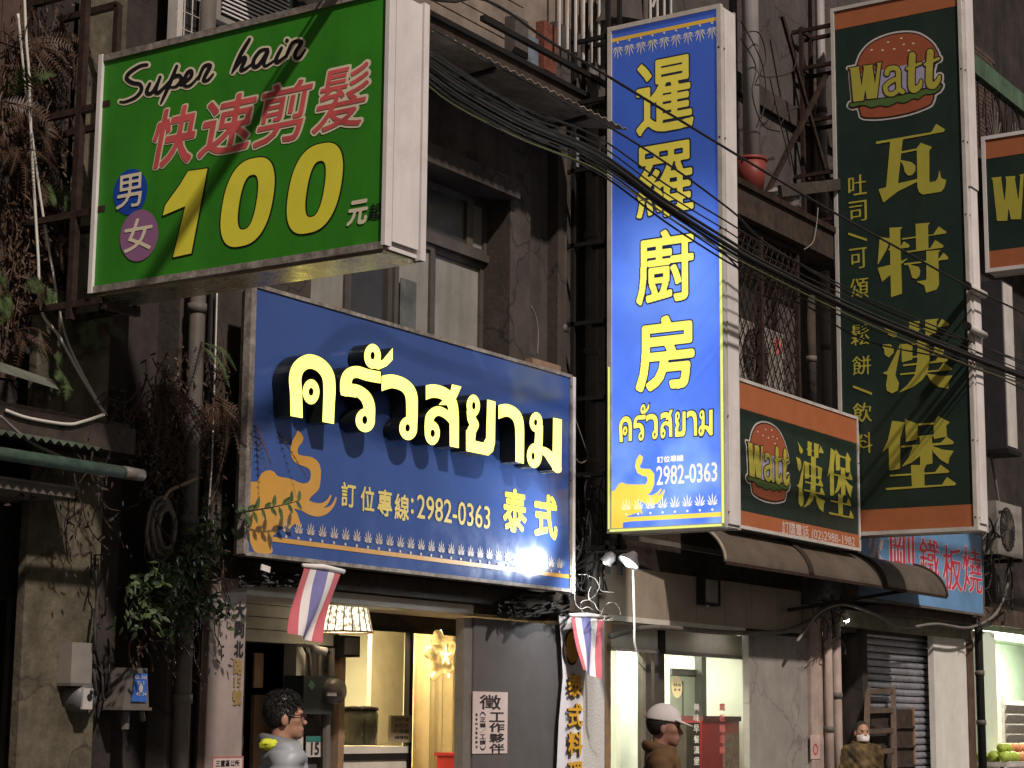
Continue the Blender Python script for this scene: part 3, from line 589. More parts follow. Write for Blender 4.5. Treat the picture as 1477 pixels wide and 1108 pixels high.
SH = [[(300,255),(250,265),(180,310),(160,350),(200,380),(250,390),(262,430),(220,480),(150,510),(115,510)], [(320,385),(300,430),(305,455),(340,440),(385,350)], [(390,340),(360,430),(370,450),(400,430),(470,350)], [(505,265),(450,400),(395,520)], [(455,400),(470,350),(520,330),(535,360),(500,405),(460,410)], [(535,395),(600,340),(605,300),(580,310),(555,360),(560,400),(600,395),(660,330)], [(655,350),(690,270),(735,262),(700,330),(690,365),(720,360),(755,320)],
      [(1005,80),(940,190),(885,310)], [(895,290),(960,210),(975,220),(945,290),(975,285),(1020,250)], [(1130,150),(1080,160),(1035,220),(1035,270),(1075,250),(1130,165),(1105,240),(1115,265),(1170,230)], [(1225,140),(1190,210),(1195,240),(1260,190)], [(1262,88),(1263,92)], [(1255,200),(1300,105),(1360,100),(1320,170),(1320,210),(1350,205),(1385,155)]]
SH = [[np.array(q) for q in smooth(s, 4)] for s in SH]
fsh = lambda X, Y: np.max([sd_line(X, Y, s, list(np.interp(np.linspace(0, 1, len(s)), [0, .35, .7, 1], [10.5, 14, 12, 7]))) for s in SH], 0)
mpx = lambda x, y: pg.uv(150+x/4.765, 40+y/4.762)
o, f = MB(), MB(); shape(o, fsh, (70, 20, 1430, 570), 5, mpx, .003, pg, 14.5); shape(f, fsh, (70, 20, 1430, 570), 4, mpx, .006, pg)
k = part('lettering', o, cream_, gs); part('fill', f, blackp, k)
one = [(300.5,243),(272,247),(260,267),(239,296),(235,312),(268,298),(250,372),(277,366)]
def zero(cx, cy, a, b, sh=.16, sl=-.19):
    q = []
    for t in np.linspace(0, 2*math.pi, 64, endpoint=False):
        c, s = math.cos(t), math.sin(t); x = a*abs(c)**.75*np.sign(c); y = b*abs(s)**.85*np.sign(s); X = x-sh*y; q.append((cx+X, cy+y+sl*X))
    return q
o, f = MB(), MB()
for fn in (lambda X, Y: sd_poly(X, Y, one), lambda X, Y: np.minimum(sd_poly(X, Y, zero(358, 292, 37, 62)), -sd_poly(X, Y, zero(358.5, 292, 12.5, 38))), lambda X, Y: np.minimum(sd_poly(X, Y, zero(455, 272, 38.5, 63)), -sd_poly(X, Y, zero(456, 273, 12.5, 39)))):
    o, f = MB(), MB(); shape(o, fn, (225, 195, 515, 380), .8, pg.uv, .003, pg, 1.7); shape(f, fn, (225, 195, 515, 380), .7, pg.uv, .006, pg, -.3)
    k = part('character', o, blackp, gs); part('fill', f, yel, k)
def ell(cx, cy, a, b, sl=-.18): return [(cx+a*math.cos(t), cy+b*math.sin(t)+sl*a*math.cos(t)) for t in np.linspace(0, 2*math.pi, 48, endpoint=False)]
for ch, cx, cy, a, b, m in (('男', 188.5, 277, 24.5, 33, solid('print_blue', (.012, .06, .36))), ('女', 201.5, 340, 27.5, 37, solid('print_mauve', (.27, .125, .245)))):
    o, f = MB(), MB(); shape(o, lambda X, Y: sd_poly(X, Y, ell(cx, cy, a, b)), (155, 235, 240, 385), .8, pg.uv, .003 if ch == '男' else .005, pg); glyph(f, pg, ch, cx-1, cy-1, 36 if ch == '男' else 40, 47, .8, 60, .008)
    k = part('disc', o, m, gs); part('character', f, cream_, k)
o = MB(); glyph(o, pg, '元', 517, 307, 27, 33, 1.6, 40, .006, .15); part('character', o, cream_, gs)
o = MB(); glyph(o, pg, '起', 542, 305, 18, 22, 1.0, 44, .006, .1); part('character', o, blackp, gs)
sf = thing('sign_frame', 'rusty steel frame holding the green hair sign to the wall', 'frame', (9.2, 0, 4.3))
fp = MB()
for y in (-.32, .22): part('post', MB().bar((9.12, y, 4.25), (9.12, y, 7.2), .05), M['rust'], sf)
for x in (9.12, 9.45):
    for z in (4.35, 4.98, 5.72, 6.6): part('beam', MB().bar((x, .3, z), (x, -.62 if z < 6.2 else -.3, z), .045), M['rust'], sf)
part('base_frame', MB().bar((9.12, -.62, 4.32), (9.45, -.62, 4.32), .05).bar((9.45, -.3, 4.35), (9.45, -.3, 6.6), .045), M['rust'], sf)

# ------------------------------------------------------------ wide blue restaurant sign
YT = -.35; pt = Plane('Y', YT)
ts = thing('shop_sign', 'wide blue Thai restaurant sign with glowing yellow raised letters', 'sign', (13.25, -.3, 2.79))
bluev = mat('blue_vinyl', (.042, .085, .255), .17, var=.08, scale=1.3, streak=.05, spec=.3)
frame_box(ts, 'Y', YT, -.24, 10.94, 15.55, 2.79, 4.855, M['trim'], .03, body=M['pipe'], face=bluev, prou=.012)
part('end_board', MB().box(10.905, 10.935, -.366, -.30, 2.80, 4.86), M['trim'], ts); part('end_board', MB().box(15.553, 15.60, -.37, -.24, 2.78, 4.84), M['white'], ts)
gold = solid('print_gold', (.50, .26, .04)); ltyel = solid('print_light_yellow', (.62, .50, .12)); pale = solid('print_pale', (.48, .40, .33))
EL = [(47,425),(100,425),(135,370),(180,345),(225,355),(255,388),(340,405),(430,440),(475,430),(490,400),(490,355),(465,325),(400,300),(360,265),(345,200),(355,140),(385,85),(400,58),(437,100),(430,140),(400,180),(400,225),(430,238),(500,250),(545,285),(565,340),(562,430),(545,490),(480,555),(520,580),(570,582),(610,560),(637,520),(640,540),(615,590),(585,618),(630,605),(655,575),(675,535),(678,560),(655,615),(610,660),(550,682),(480,668),(430,640),(370,625),(395,660),(420,755),(375,735),(330,770),(255,745),(250,790),(215,825),(205,870),(210,946),(100,943),(65,900),(47,800)]
EL = smooth(EL+[EL[0]], 3); o = MB(); shape(o, lambda X, Y: sd_poly(X, Y, EL), (30, 40, 700, 970), 4, lambda x, y: pt.uv(350+x/5.033, 610+y/5.036), .003, pt); part('elephant', o, gold, ts)
def petal(mb, pl, u, v, ang, L, wd, h):
    c, s = math.sin(ang), math.cos(ang); q = [(0, 0), (.35, -.5), (.75, -.45), (1, 0), (.75, .45), (.35, .5)]
    mb.add([pl.xyz(u+c*a*L+s*b*wd, v+s*a*L-c*b*wd, h) for a, b in q], [tuple(range(6))])
def frieze(mb, pl, u0, u1, pitch, vb, hgt, up=1, h=.006, skip=()):
    n = int((u1-u0)/pitch)
    for k in range(n+1):
        u = u0+k*pitch
        if u > u1: break
        for a, L in ((0, 1.), (.36, .88), (-.36, .88), (.74, .62), (-.74, .62), (1.12, .42), (-1.12, .42)):
            petal(mb, pl, u+math.sin(a)*pitch*.08, vb+up*hgt*.08, a if up > 0 else math.pi-a, hgt*L*1.0, pitch*.075, h)
        mb.add([pl.xyz(u+pitch*.09*math.cos(t), vb-up*hgt*.26+pitch*.09*math.sin(t), h) for t in np.linspace(0, 2*math.pi, 8, endpoint=False)], [tuple(range(8))])
V = lambda y, x=495, p=pt: p.uv(x, y)[1]
o = MB(); uu = pt.uv(412, 772)[0]; frieze(o, pt, uu, 15.48, .146, V(780), V(761)-V(780)); part('frieze', o, pale, ts, kind='stuff')
o = MB(); a, b = V(787.5), V(794); u0 = pt.uv(392, 778)[0]; o.add([pt.xyz(u0, a, .004), pt.xyz(15.515, a, .004), pt.xyz(15.515, b, .004), pt.xyz(u0, b, .004)], [(0, 3, 2, 1)]); part('gold_band', o, gold, ts)
for s_, cx, cy, w, h, r, m in (('訂', 502, 714, 20, 34, 1.6, ltyel), ('位', 529.5, 720, 19, 35, 1.6, ltyel), ('專', 554.5, 726, 20, 37, 1.6, ltyel), ('線', 579, 732, 20, 37, 1.6, ltyel), ('泰', 742, 737, 32, 60, 2.2, yel), ('式', 787, 745.5, 31, 60, 2.8, yel)):
    o = MB(); glyph(o, pt, s_, cx, cy, w, h, r, 72, .005); part('character', o, m, ts)
o = MB(); glyph(o, pt, '2982-0363', 655, 739, 105, 33, .6, 40, .005); part('phone_number', o, ltyel, ts)
o = MB()
for y in (722, 738): u, v = pt.uv(594, y); o.add([pt.xyz(u+.02*math.cos(t), v+.02*math.sin(t), .005) for t in np.linspace(0, 6.28, 8, endpoint=False)], [tuple(range(8))])
part('colon', o, ltyel, ts)
# raised, lit Thai letters
pl5 = Plane('Y', YT-.17); lit = glow('led_yellow', (1., .90, .17), 1.75); dark = mat('letter_side', (.012, .014, .016), .35, var=.1)
def el_(X, Y, cx, cy, a, b): return (1-np.sqrt(((X-cx)/a)**2+((Y-cy)/b)**2))*min(a, b)
def hole(F, X, Y, *e): return np.minimum(F, -el_(X, Y, *e))
def ln_(X, Y, p, r): p = smooth(p, 4); return sd_line(X, Y, p, list(np.interp(np.linspace(0, 1, len(p)), np.linspace(0, 1, len(r)), r)))
mx_ = lambda *f: np.max(f, 0)
def th_kho(X, Y):
    F = np.minimum(ln_(X, Y, [(186, 880), (180, 600), (172, 430), (215, 325), (310, 278), (420, 320), (490, 420), (503, 560), (497, 700), (488, 950)], [60, 60, 62, 66, 70, 66, 62, 60, 58, 57]), 806+.165*(X-125)+.02*(X-125)-Y)
    return hole(mx_(F, el_(X, Y, 325, 572, 82, 121)), X, Y, 325, 572, 22, 38)
def th_ro(X, Y):
    F = mx_(np.minimum(ln_(X, Y, [(1060, 445), (880, 412), (770, 380), (695, 402), (664, 470), (662, 560)], [57]*6), 1000-X), sd_poly(X, Y, [(610, 470), (720, 500), (800, 560), (760, 628), (612, 605)]), ln_(X, Y, [(680, 545), (770, 560), (850, 620), (888, 710), (890, 830)], [52, 56, 58, 57, 55]), el_(X, Y, 850, 848, 95, 115)); return hole(F, X, Y, 845, 845, 23, 40)
def th_mai(X, Y): return hole(mx_(el_(X, Y, 920, 228, 82, 120), sd_poly(X, Y, [(880, 330), (980, 358), (1060, 322), (1117, 262), (1117, 143), (1020, 260), (985, 280)])), X, Y, 921, 222, 19, 38)
def th_wo(X, Y): return hole(mx_(np.minimum(ln_(X, Y, [(950, 520), (1030, 485), (1120, 472), (1230, 512), (1293, 600), (1302, 750), (1298, 920)], [66, 70, 66, 62, 60, 57, 56]), X-1006), el_(X, Y, 1266, 926, 88, 114)), X, Y, 1260, 922, 21, 37)
def th_so(X, Y):
    F = mx_(np.minimum(np.minimum(ln_(X, Y, [(40, 240), (110, 205), (190, 197), (280, 230), (345, 310), (366, 430), (369, 600), (369, 800)], [64, 66, 64, 60, 52, 47, 46, 45]), X-92), 730+.22*(X-325)-Y), ln_(X, Y, [(350, 490), (295, 425), (210, 388), (140, 435), (124, 520), (125, 600)], [34, 42, 46, 45, 43, 43]), el_(X, Y, 156, 602, 74, 116), sd_poly(X, Y, [(345, 130), (440, 152), (390, 265), (300, 332), (215, 330), (330, 200)])); return hole(F, X, Y, 160, 605, 20, 36)
def th_yo(X, Y):
    F = mx_(el_(X, Y, 553, 338, 66, 108), ln_(X, Y, [(530, 400), (540, 470), (563, 525), (535, 590), (526, 700)], [42, 44, 46, 46, 45]), sd_poly(X, Y, [(482, 570), (560, 592), (566, 676), (650, 696), (676, 650), (686, 277), (770, 298), (765, 700), (745, 780), (700, 821), (482, 777)])); return hole(F, X, Y, 558, 338, 15, 37)
def th_aa(X, Y): return np.minimum(np.minimum(ln_(X, Y, [(740, 430), (800, 398), (880, 382), (960, 425), (998, 520), (1004, 700), (1001, 980)], [62, 64, 60, 54, 46, 43, 42]), X-795), 880+.25*(X-960)-Y)
def th_mo(X, Y):
    F = mx_(el_(X, Y, 1161, 498, 63, 97), ln_(X, Y, [(1192, 540), (1188, 650), (1180, 780)], [37, 40, 40]), el_(X, Y, 1145, 822, 74, 120), ln_(X, Y, [(1195, 765), (1262, 790), (1312, 855), (1370, 950)], [38, 40, 44, 40]), sd_poly(X, Y, [(1325, 453), (1413, 472), (1406, 982), (1318, 962)])); F = np.minimum(F, 1415-X); return hole(hole(F, X, Y, 1157, 500, 14, 31), X, Y, 1132, 826, 13, 35)
for fn, box, ox, oy in ((th_kho, (60, 170, 620, 940), 400, 480), (th_ro, (560, 280, 1040, 1010), 400, 480), (th_mai, (800, 80, 1150, 390), 400, 480), (th_wo, (980, 370, 1400, 1080), 400, 480), (th_so, (50, 100, 470, 800), 600, 535), (th_yo, (450, 200, 800, 860), 600, 535), (th_aa, (770, 290, 1080, 950), 600, 535), (th_mo, (1040, 370, 1440, 1020), 600, 535)):
    st_ = 5.; X_, Y_ = np.meshgrid(np.arange(box[0], box[2], st_), np.arange(box[1], box[3], st_)); FF = fn(X_, Y_); q = lambda a: pl5.uv(ox+(box[0]+a[0]*st_)/6.714, oy+(box[1]+a[1]*st_)/6.714)
    Vv, Pp, sg = march(FF); f, sd, bk = MB(), MB(), MB(); f.add([pl5.xyz(*q(a), 0) for a in Vv], Pp)
    for a, b in sg: sd.add([pl5.xyz(*q(a), .004), pl5.xyz(*q(b), .004), pl5.xyz(*q(b), -.155), pl5.xyz(*q(a), -.155)], [(0, 1, 2, 3)])
    Vv, Pp, sg = march(FF); bk.add([pl5.xyz(*q(a), -.155) for a in Vv], Pp); k = part('letter', sd, dark, ts); part('lit_face', f, lit, k); part('back_plate', bk, dark, k)

# ------------------------------------------------------------ tall blue light box
XB = 16.07; pb = Plane('X', XB)
bs = thing('hanging_sign', 'tall blue backlit restaurant sign with yellow characters', 'sign', (16.2, -1.1, 3.38))
Z0, Z1 = 7.15, 5.55
bbl = backlit('backlit_blue', (.030, .078, .30), (.085, .205, 1.), Z0, Z1, .98, low=(.30, .50, 1.)); bye = backlit('backlit_yellow', (.58, .47, .05), (1., .90, .16), Z0, Z1, 1.05); bpale = backlit('backlit_pale', (.45, .38, .28), (1, .92, .62), Z0, Z1, 1.); bgold = backlit('backlit_gold', (.50, .28, .035), (1, .72, .10), Z0, Z1, .95); bdk = backlit('backlit_outline', (.012, .014, .03), (.02, .05, .2), Z0, Z1, .4)
frame_box(bs, 'X', XB, 16.37, -.45, -1.72, 3.38, 8.47, M['offwhite'], .045, body=M['white'], face=bbl, prou=.018)
part('end_panel', MB().box(16.12, 16.345, -1.728, -1.705, 3.42, 8.44), M['white'], bs)
part('frame_leak_glow', MB().box(16.046, 16.0505, -1.708, -1.683, 3.42, 6.1).box(16.046, 16.0505, -.480, -.462, 3.42, 5.0).box(16.046, 16.0505, -1.682, -.482, 3.392, 3.415), glow('painted_leak_light', (.72, .80, .22), .72), bs)  # strips glow by themselves in place of light leaking along the frame
for ch, cy in (('暹', 138), ('羅', 260), ('廚', 384), ('房', 509)):
    o, f = MB(), MB(); glyph(o, pb, ch, 959, cy, 80, 102, {'羅': 4.4, '暹': 4.6, '廚': 4.6}.get(ch, 5.4), 110, .003); glyph(f, pb, ch, 959, cy, 80, 102, {'羅': 1.7, '暹': 2.0, '廚': 2.1}.get(ch, 3.4), 110, .006)
    k = part('character', o, bdk, bs); part('fill', f, bye, k)
TH = [(th_kho, 400, 480), (th_ro, 400, 480), (th_mai, 400, 480), (th_wo, 400, 480), (th_so, 600, 535), (th_yo, 600, 535), (th_aa, 600, 535), (th_mo, 600, 535)]
BX = [(60, 170, 620, 940), (560, 280, 1040, 1010), (800, 80, 1150, 390), (980, 370, 1400, 1080), (50, 100, 470, 800), (450, 200, 800, 860), (770, 290, 1080, 950), (1040, 370, 1440, 1020)]
cA = np.array(pt.uv(613, 590)); su, sv = pb.scale(961, 611); cB = np.array(pb.uv(953, 612)); kx = 137*su/(pt.uv(812, 636)[0]-pt.uv(414, 560)[0]); kz = 41*sv/(pt.uv(450, 510)[1]-pt.uv(450, 614)[1])
for (fn, ox, oy), bx_ in zip(TH, BX):
    mq = lambda x, y: tuple(cB+(np.array(pt.uv(ox+x/6.714, oy+y/6.714))-cA)*np.array([kx, kz])); o, f = MB(), MB()
    shape(o, fn, bx_, 11, mq, .003, pb, 20); shape(f, fn, bx_, 9, mq, .006, pb, -4); k = part('letter', o, bdk, bs); part('fill', f, bye, k)
EL2 = [(90,535),(130,530),(180,450),(215,435),(260,455),(400,460),(480,455),(500,410),(490,370),(440,360),(385,330),(360,260),(370,190),(410,120),(448,150),(440,200),(410,255),(430,280),(530,285),(575,340),(575,450),(545,530),(500,580),(560,578),(610,545),(650,500),(655,520),(600,605),(640,570),(690,510),(695,530),(660,620),(600,675),(520,690),(400,640),(430,740),(445,800),(410,765),(340,790),(275,815),(275,880),(225,885),(222,955),(90,960)]
o = MB(); shape(o, lambda X, Y: sd_poly(X, Y, EL2), (70, 100, 720, 980), 5, lambda x, y: pb.uv(870+x/7.774, 640+y/7.771), .004, pb); part('elephant', o, bgold, bs)
o = MB(); glyph(o, pb, '訂位專線', 967, 662, 38, 9, .6, 26, .005); part('lettering', o, bpale, bs)
o = MB(); glyph(o, pb, '2982-0363', 990.5, 683.5, 87, 27, .7, 40, .005); part('phone_number', o, bpale, bs)
V = lambda y, x=1033: pb.uv(x, y)[1]
o = MB(); frieze(o, pb, .655, 1.66, .132, V(730), V(711.5)-V(730)); part('frieze', o, bpale, bs, kind='stuff')
o = MB(); frieze(o, pb, .565, 1.66, .132, V(37), V(37)-V(56), -1); part('frieze', o, bpale, bs, kind='stuff')
def band(pl, u0, u1, va, vb, h=.003): return MB().add([pl.xyz(u0, va, h), pl.xyz(u1, va, h), pl.xyz(u1, vb, h), pl.xyz(u0, vb, h)], [(0, 3, 2, 1)])
part('gold_band', band(pb, .60, 1.674, V(739), V(745.5)), bgold, bs); part('gold_band', band(pb, .496, 1.674, V(24.5), V(30)), bgold, bs)
sf2 = thing('sign_frame', 'black steel ladder frame between the blue light box and wall', 'frame', (16.2, -.2, 3.3))
for x in (16.1, 16.33):
    for y in (-.03, -.43): part('post', MB().bar((x, y, 3.0), (x, y, 8.9), .04), M['black'], sf2)
for z in (3.25, 3.97, 4.72, 5.48, 6.28, 7.05, 7.75, 8.4):
    part('rung', MB().bar((16.1, .1, z), (16.1, -.5, z), .04).bar((16.33, .1, z+.02), (16.33, -.5, z+.02), .04), M['black'], sf2)

# ------------------------------------------------------------ burger signs
dgreen = mat('dark_green_vinyl', (.016, .032, .025), .42, var=.2, scale=1.5, streak=.25, dirt=.2, dcol=(.03, .03, .026)); orange = mat('orange_vinyl', (.34, .112, .045), .5, var=.08); wyel = solid('burger_yellow', (.385, .35, .055)); bun = solid('bun_brown', (.30, .082, .04)); lett = solid('lettuce_green', (.075, .135, .035)); lav = solid('pale_lavender', (.34, .31, .45)); wht = solid('outline_white', (.50, .47, .46)); ink = solid('ink_dark', (.030, .018, .012))
BUNT = [(190,440),(235,330),(330,230),(480,160),(640,130),(780,140),(890,200),(960,280),(972,380),(700,470),(450,545),(200,548)]
PAT = [(205,540),(970,380),(900,660),(480,770),(200,800)]
LET = [(105,850),(130,820),(250,800),(480,770),(700,730),(880,680),(1010,640),(1030,650),(1000,700),(930,735),(860,740),(800,785),(745,780),(690,810),(640,825),(590,815),(540,840),(480,860),(420,850),(330,870),(270,850),(200,850),(140,868)]
BUNB = [(205,870),(270,840),(330,860),(480,845),(590,805),(650,815),(745,770),(800,775),(870,730),(945,735),(930,810),(890,850),(700,920),(450,965),(250,965),(220,920)]
BUNT = smooth(BUNT+[BUNT[0]], 4); LET = smooth(LET+[LET[0]], 3); BUNB = smooth(BUNB+[BUNB[0]], 3)
WP = [(100,478),(210,458),(205,480),(232,660),(255,480),(245,455),(345,440),(340,465),(365,640),(392,440),(375,430),(432,415),(425,440),(385,775),(285,785),(268,690),(250,800),(150,812),(120,490)]
def ftxt(X, Y):
    L = [sd_poly(X, Y, WP), sd_line(X, Y, smooth([(482,530),(500,488),(560,475),(598,510),(602,670),(640,712)], 3), 24), sd_line(X, Y, smooth([(600,580),(530,605),(470,660),(485,725),(545,735),(600,690)], 3), 22)]
    for p, q in (([(738,350),(728,640),(760,690),(812,655),(826,600)], [(685,482),(820,428)]), ([(918,318),(905,610),(945,650),(993,605),(1010,555)], [(865,440),(1000,380)])): L += [sd_line(X, Y, smooth(p, 3), [34]*7+list(np.linspace(30, 12, 6))), sd_line(X, Y, q, 14)]
    return np.max(L, 0)
_uv = Plane('X', 21.6).uv; LO = np.array([_uv(1210+x/6.924, 30+y/6.925) for x, y in ((70, 110), (1050, 990))]); 
def burger(t, pl, cu, cv, su, sv):
    B = (40, 80, 1090, 1020); c0 = np.array(_uv(1210+565/6.924, 30+550/6.925))
    def mp(x, y): a = np.array(_uv(1210+x/6.924, 30+y/6.925))-c0; return cu+a[0]*su, cv+a[1]*sv
    P = lambda p: (lambda X, Y: sd_poly(X, Y, p))
    allf = lambda X, Y: np.maximum(np.max([sd_poly(X, Y, p) for p in (BUNT, PAT, LET, BUNB)], 0), ftxt(X, Y))
    o = MB(); shape(o, allf, B, 8, mp, .003, pl, 30); root = part('burger_logo', o, wht, t)
    o = MB(); shape(o, allf, B, 8, mp, .005, pl, 13); part('outline', o, ink, root)
    for n, p, m, h, g in (('bun', BUNT, bun, .007, 0), ('filling', PAT, lav, .0085, 0), ('bun', BUNB, bun, .007, -3), ('lettuce', LET, lett, .011, -4)):
        o = MB(); shape(o, P(p), B, 7, mp, h, pl, g); part(n, o, m, root)
    o = MB(); shape(o, P(LET), B, 7, mp, .0095, pl, 8); part('lettuce_outline', o, ink, root)
    o = MB(); shape(o, ftxt, B, 7, mp, .0125, pl, 11); part('lettering_outline', o, ink, root)
    o = MB(); shape(o, ftxt, B, 6, mp, .0145, pl, 0); part('lettering', o, wyel, root)
    o = MB()
    for x, y in ((330,295),(440,297),(495,217),(555,285),(625,178),(650,240),(700,300),(745,230)): shape(o, lambda X, Y: sd_line(X, Y, [(x-6, y), (x+6, y-2)], 7), (x-25, y-20, x+25, y+20), 5, mp, .009, pl)
    part('sesame', o, cream_, root)
XW = 21.6; pw = Plane('X', XW)
wv = thing('hanging_sign', 'tall dark green burger shop sign with orange ends', 'sign', (21.8, -1.3, 3.81))
frame_box(wv, 'X', XW, 21.94, -.44, -2.14, 3.81, 10.45, M['offwhite'], .045, body=M['white'], face=dgreen, prou=.02)
part('end_panel', MB().box(21.68, 21.90, -2.15, -2.13, 3.9, 7.9).box(21.66, 21.92, -2.165, -2.13, 7.92, 10.44), M['white'], wv)
part('conduit', MB().tube([(21.97, -2.1, 3.9), (21.97, -2.1, 10.3)], .02, 6), M['pipe'], wv)
part('orange_band', band(pw, .49, 2.09, pw.uv(1300, 733)[1], 3.858), orange, wv); part('orange_band', band(pw, .49, 2.09, 10.40, pw.uv(1290, 26.5)[1]), orange, wv)
u0, v0 = _uv(1210+565/6.924, 30+550/6.925); burger(wv, pw, u0, v0, 1, 1)
MING = {'瓦': (1255, 170, [[(75,295),(755,178),(815,75),(925,145),(905,175),(400,268),(75,325)],[(250,285),(405,258),(345,808),(590,752),(590,785),(345,905),(165,1045),(105,880),(200,855)],[(385,415),(580,378),(580,400),(385,440)],[(575,375),(625,310),(765,360),(730,405),(732,795),(810,780),(835,740),(855,635),(875,740),(940,768),(915,860),(875,910),(650,945),(605,915),(585,860)],[(370,520),(510,545),(560,590),(560,650),(520,705),(470,712),(430,670),(415,600)]]),
 '特': (1255, 310, [[(240,160),(400,152),(372,190),(395,970),(260,1015)],[(120,272),(245,290),(240,340),(200,440),(95,620),(115,340)],[(230,415),(385,385),(415,325),(490,375),(480,400),(230,440)],[(95,655),(250,615),(250,740),(150,825)],[(375,575),(480,525),(390,605)],[(560,112),(740,97),(715,130),(720,420),(570,440)],[(395,290),(780,240),(845,143),(945,212),(930,230),(395,308)],[(440,450),(740,410),(805,310),(908,380),(895,405),(440,468)],[(420,598),(845,545),(905,465),(965,525),(955,548),(500,610),(420,620)],[(692,445),(870,432),(840,470),(850,860),(820,920),(690,958),(670,870),(570,820),(695,800)],[(470,610),(600,640),(620,690),(610,750),(570,790),(520,775),(500,700)]]),
 '漢': (1260, 445, [[(130,232),(300,310),(285,345),(235,375),(190,345),(175,280)],[(90,445),(210,440),(250,490),(250,545),(190,605),(140,570),(130,500)],[(330,440),(340,450),(270,820),(315,920),(300,1010),(230,1045),(165,1010),(155,940),(175,820),(110,795),(170,770)],[(410,262),(780,235),(840,128),(935,190),(925,215),(410,284)],[(440,160),(580,155),(560,190),(555,330),(440,350)],[(635,140),(805,125),(778,160),(775,300),(640,340)],[(345,440),(480,460),(480,630),(350,665)],[(745,430),(890,420),(860,560),(750,590)],[(345,440),(890,412),(890,432),(345,460)],[(480,588),(750,558),(750,578),(480,608)],[(540,330),(690,320),(690,640),(665,790),(600,880),(480,970),(305,1040),(420,940),(510,820),(540,640)],[(365,690),(760,645),(825,560),(920,635),(905,655),(365,712)],[(330,800),(800,755),(865,665),(968,740),(955,758),(330,822)],[(655,800),(830,830),(975,825),(930,890),(920,990),(800,965),(710,900)]]),
 '堡': (1260, 590, [[(230,145),(390,165),(330,350),(330,735),(195,760),(188,470),(105,540),(180,380)],[(390,125),(545,185),(540,375),(400,405)],[(740,180),(800,90),(940,165),(895,205),(905,340),(745,370)],[(540,180),(740,168),(740,190),(540,205)],[(540,335),(740,315),(740,335),(540,352)],[(340,455),(830,415),(900,340),(990,405),(975,435),(340,475)],[(570,340),(720,330),(728,670),(575,700)],[(490,460),(580,450),(570,580),(470,660),(340,715),(430,600)],[(725,455),(850,500),(990,515),(935,600),(920,680),(820,620),(735,530)],[(462,690),(650,690),(625,740),(630,960),(475,970)],[(205,810),(760,775),(825,685),(935,765),(920,785),(205,832)],[(145,972),(845,930),(905,835),(1018,915),(1000,940),(160,998)]])}
def ming(t, ch, pl, mq=None):
    ox, oy, PS = MING[ch]; o = MB(); shape(o, lambda X, Y: np.max([sd_poly(X, Y, p) for p in PS], 0), (50, 50, 1060, 1080), 8, mq or (lambda x, y: pl.uv(ox+x/8.523, oy+y/8.523)), .006, pl); part('character', o, wyel, t)
for ch in '瓦特漢堡': ming(wv, ch, pw)
for ch, cx, cy, w, h in (('吐', 1237, 267, 26, 29), ('司', 1237.5, 305, 25, 30), ('可', 1238, 373, 25, 30), ('頌', 1240, 416, 26, 30), ('鬆', 1241, 483, 27, 31), ('餅', 1243, 527, 27, 28), ('飲', 1244, 595, 27, 29), ('料', 1246, 639, 25, 30)):
    o = MB(); glyph(o, pw, ch, cx, cy, w, h, .8, 50, .006, ax=.6, ay=2.); part('character', o, wyel, wv)
for cx, cy in ((1237, 340), (1244, 561)):
    u, v = pw.uv(cx, cy); part('dash', MB().prism([(u-.12, v+.055), (u-.12, v+.025), (u+.12, v-.085), (u+.12, v-.055)], pw, .002, .006), wyel, wv)
sf3 = thing('sign_frame', 'rusty ladder frame behind the tall burger sign', 'frame', (21.7, -.2, 3.8))
for x, y in ((21.62, -.02), (21.9, -.02), (21.9, -.40)): part('post', MB().bar((x, y, 7.6), (x, y, 10.3), .05), M['rust'], sf3)
for z in (7.75, 8.35, 9.05, 9.75, 10.25): part('rung', MB().bar((21.62, .1, z), (21.62, -.46, z), .045).bar((21.9, .1, z-.02), (21.9, -.46, z-.02), .045).bar((21.62, -.02, z), (21.9, -.02, z), .04), M['rust'], sf3)
part('brace', MB().bar((20.4, -.05, 7.75), (21.62, -.35, 9.6), .05).bar((20.9, -.1, 10.2), (21.8, -.35, 8.0), .04), M['rust'], sf3)
YH = -.70; ph = Plane('Y', YH)
wh = thing('shop_sign', 'horizontal dark green burger sign board above the curved awning', 'sign', (20, -.6, 3.62))
frame_box(wh, 'Y', YH, -.42, 18.2, 21.545, 3.62, 5.235, M['offwhite'], .035, body=M['white'], face=dgreen, prou=.015)
V = lambda y, x=1150: ph.uv(x, y)[1]
part('orange_band', band(ph, 18.24, 21.51, 5.20, V(614)), orange, wh); part('orange_band', band(ph, 18.24, 21.51, V(753.5), 3.655), orange, wh)
su, sv = ph.scale(1108, 668); cu, cv = ph.uv(1108, 668); burger(wh, ph, cu, cv, 63*su/(LO[1, 0]-LO[0, 0]), 112*sv/abs(_uv(1292, 170)[1]-_uv(1292, 50)[1]))
for ch, cx, cy, w, h in (('漢', 1168.5, 686, 41, 98), ('堡', 1211.5, 697, 37, 96)):
    ox, oy, PS = MING[ch]; A_ = np.array([pw.uv(ox+x/8.523, oy+y/8.523) for p in PS for x, y in p]); lo_, hi_ = A_.min(0), A_.max(0); su, sv = ph.scale(cx, cy); cu, cv = ph.uv(cx, cy)
    ming(wh, ch, ph, lambda x, y: tuple(np.array([cu, cv])+((np.array(pw.uv(ox+x/8.523, oy+y/8.523))-lo_)/(hi_-lo_)-.5)*np.array([w*su, h*sv])))
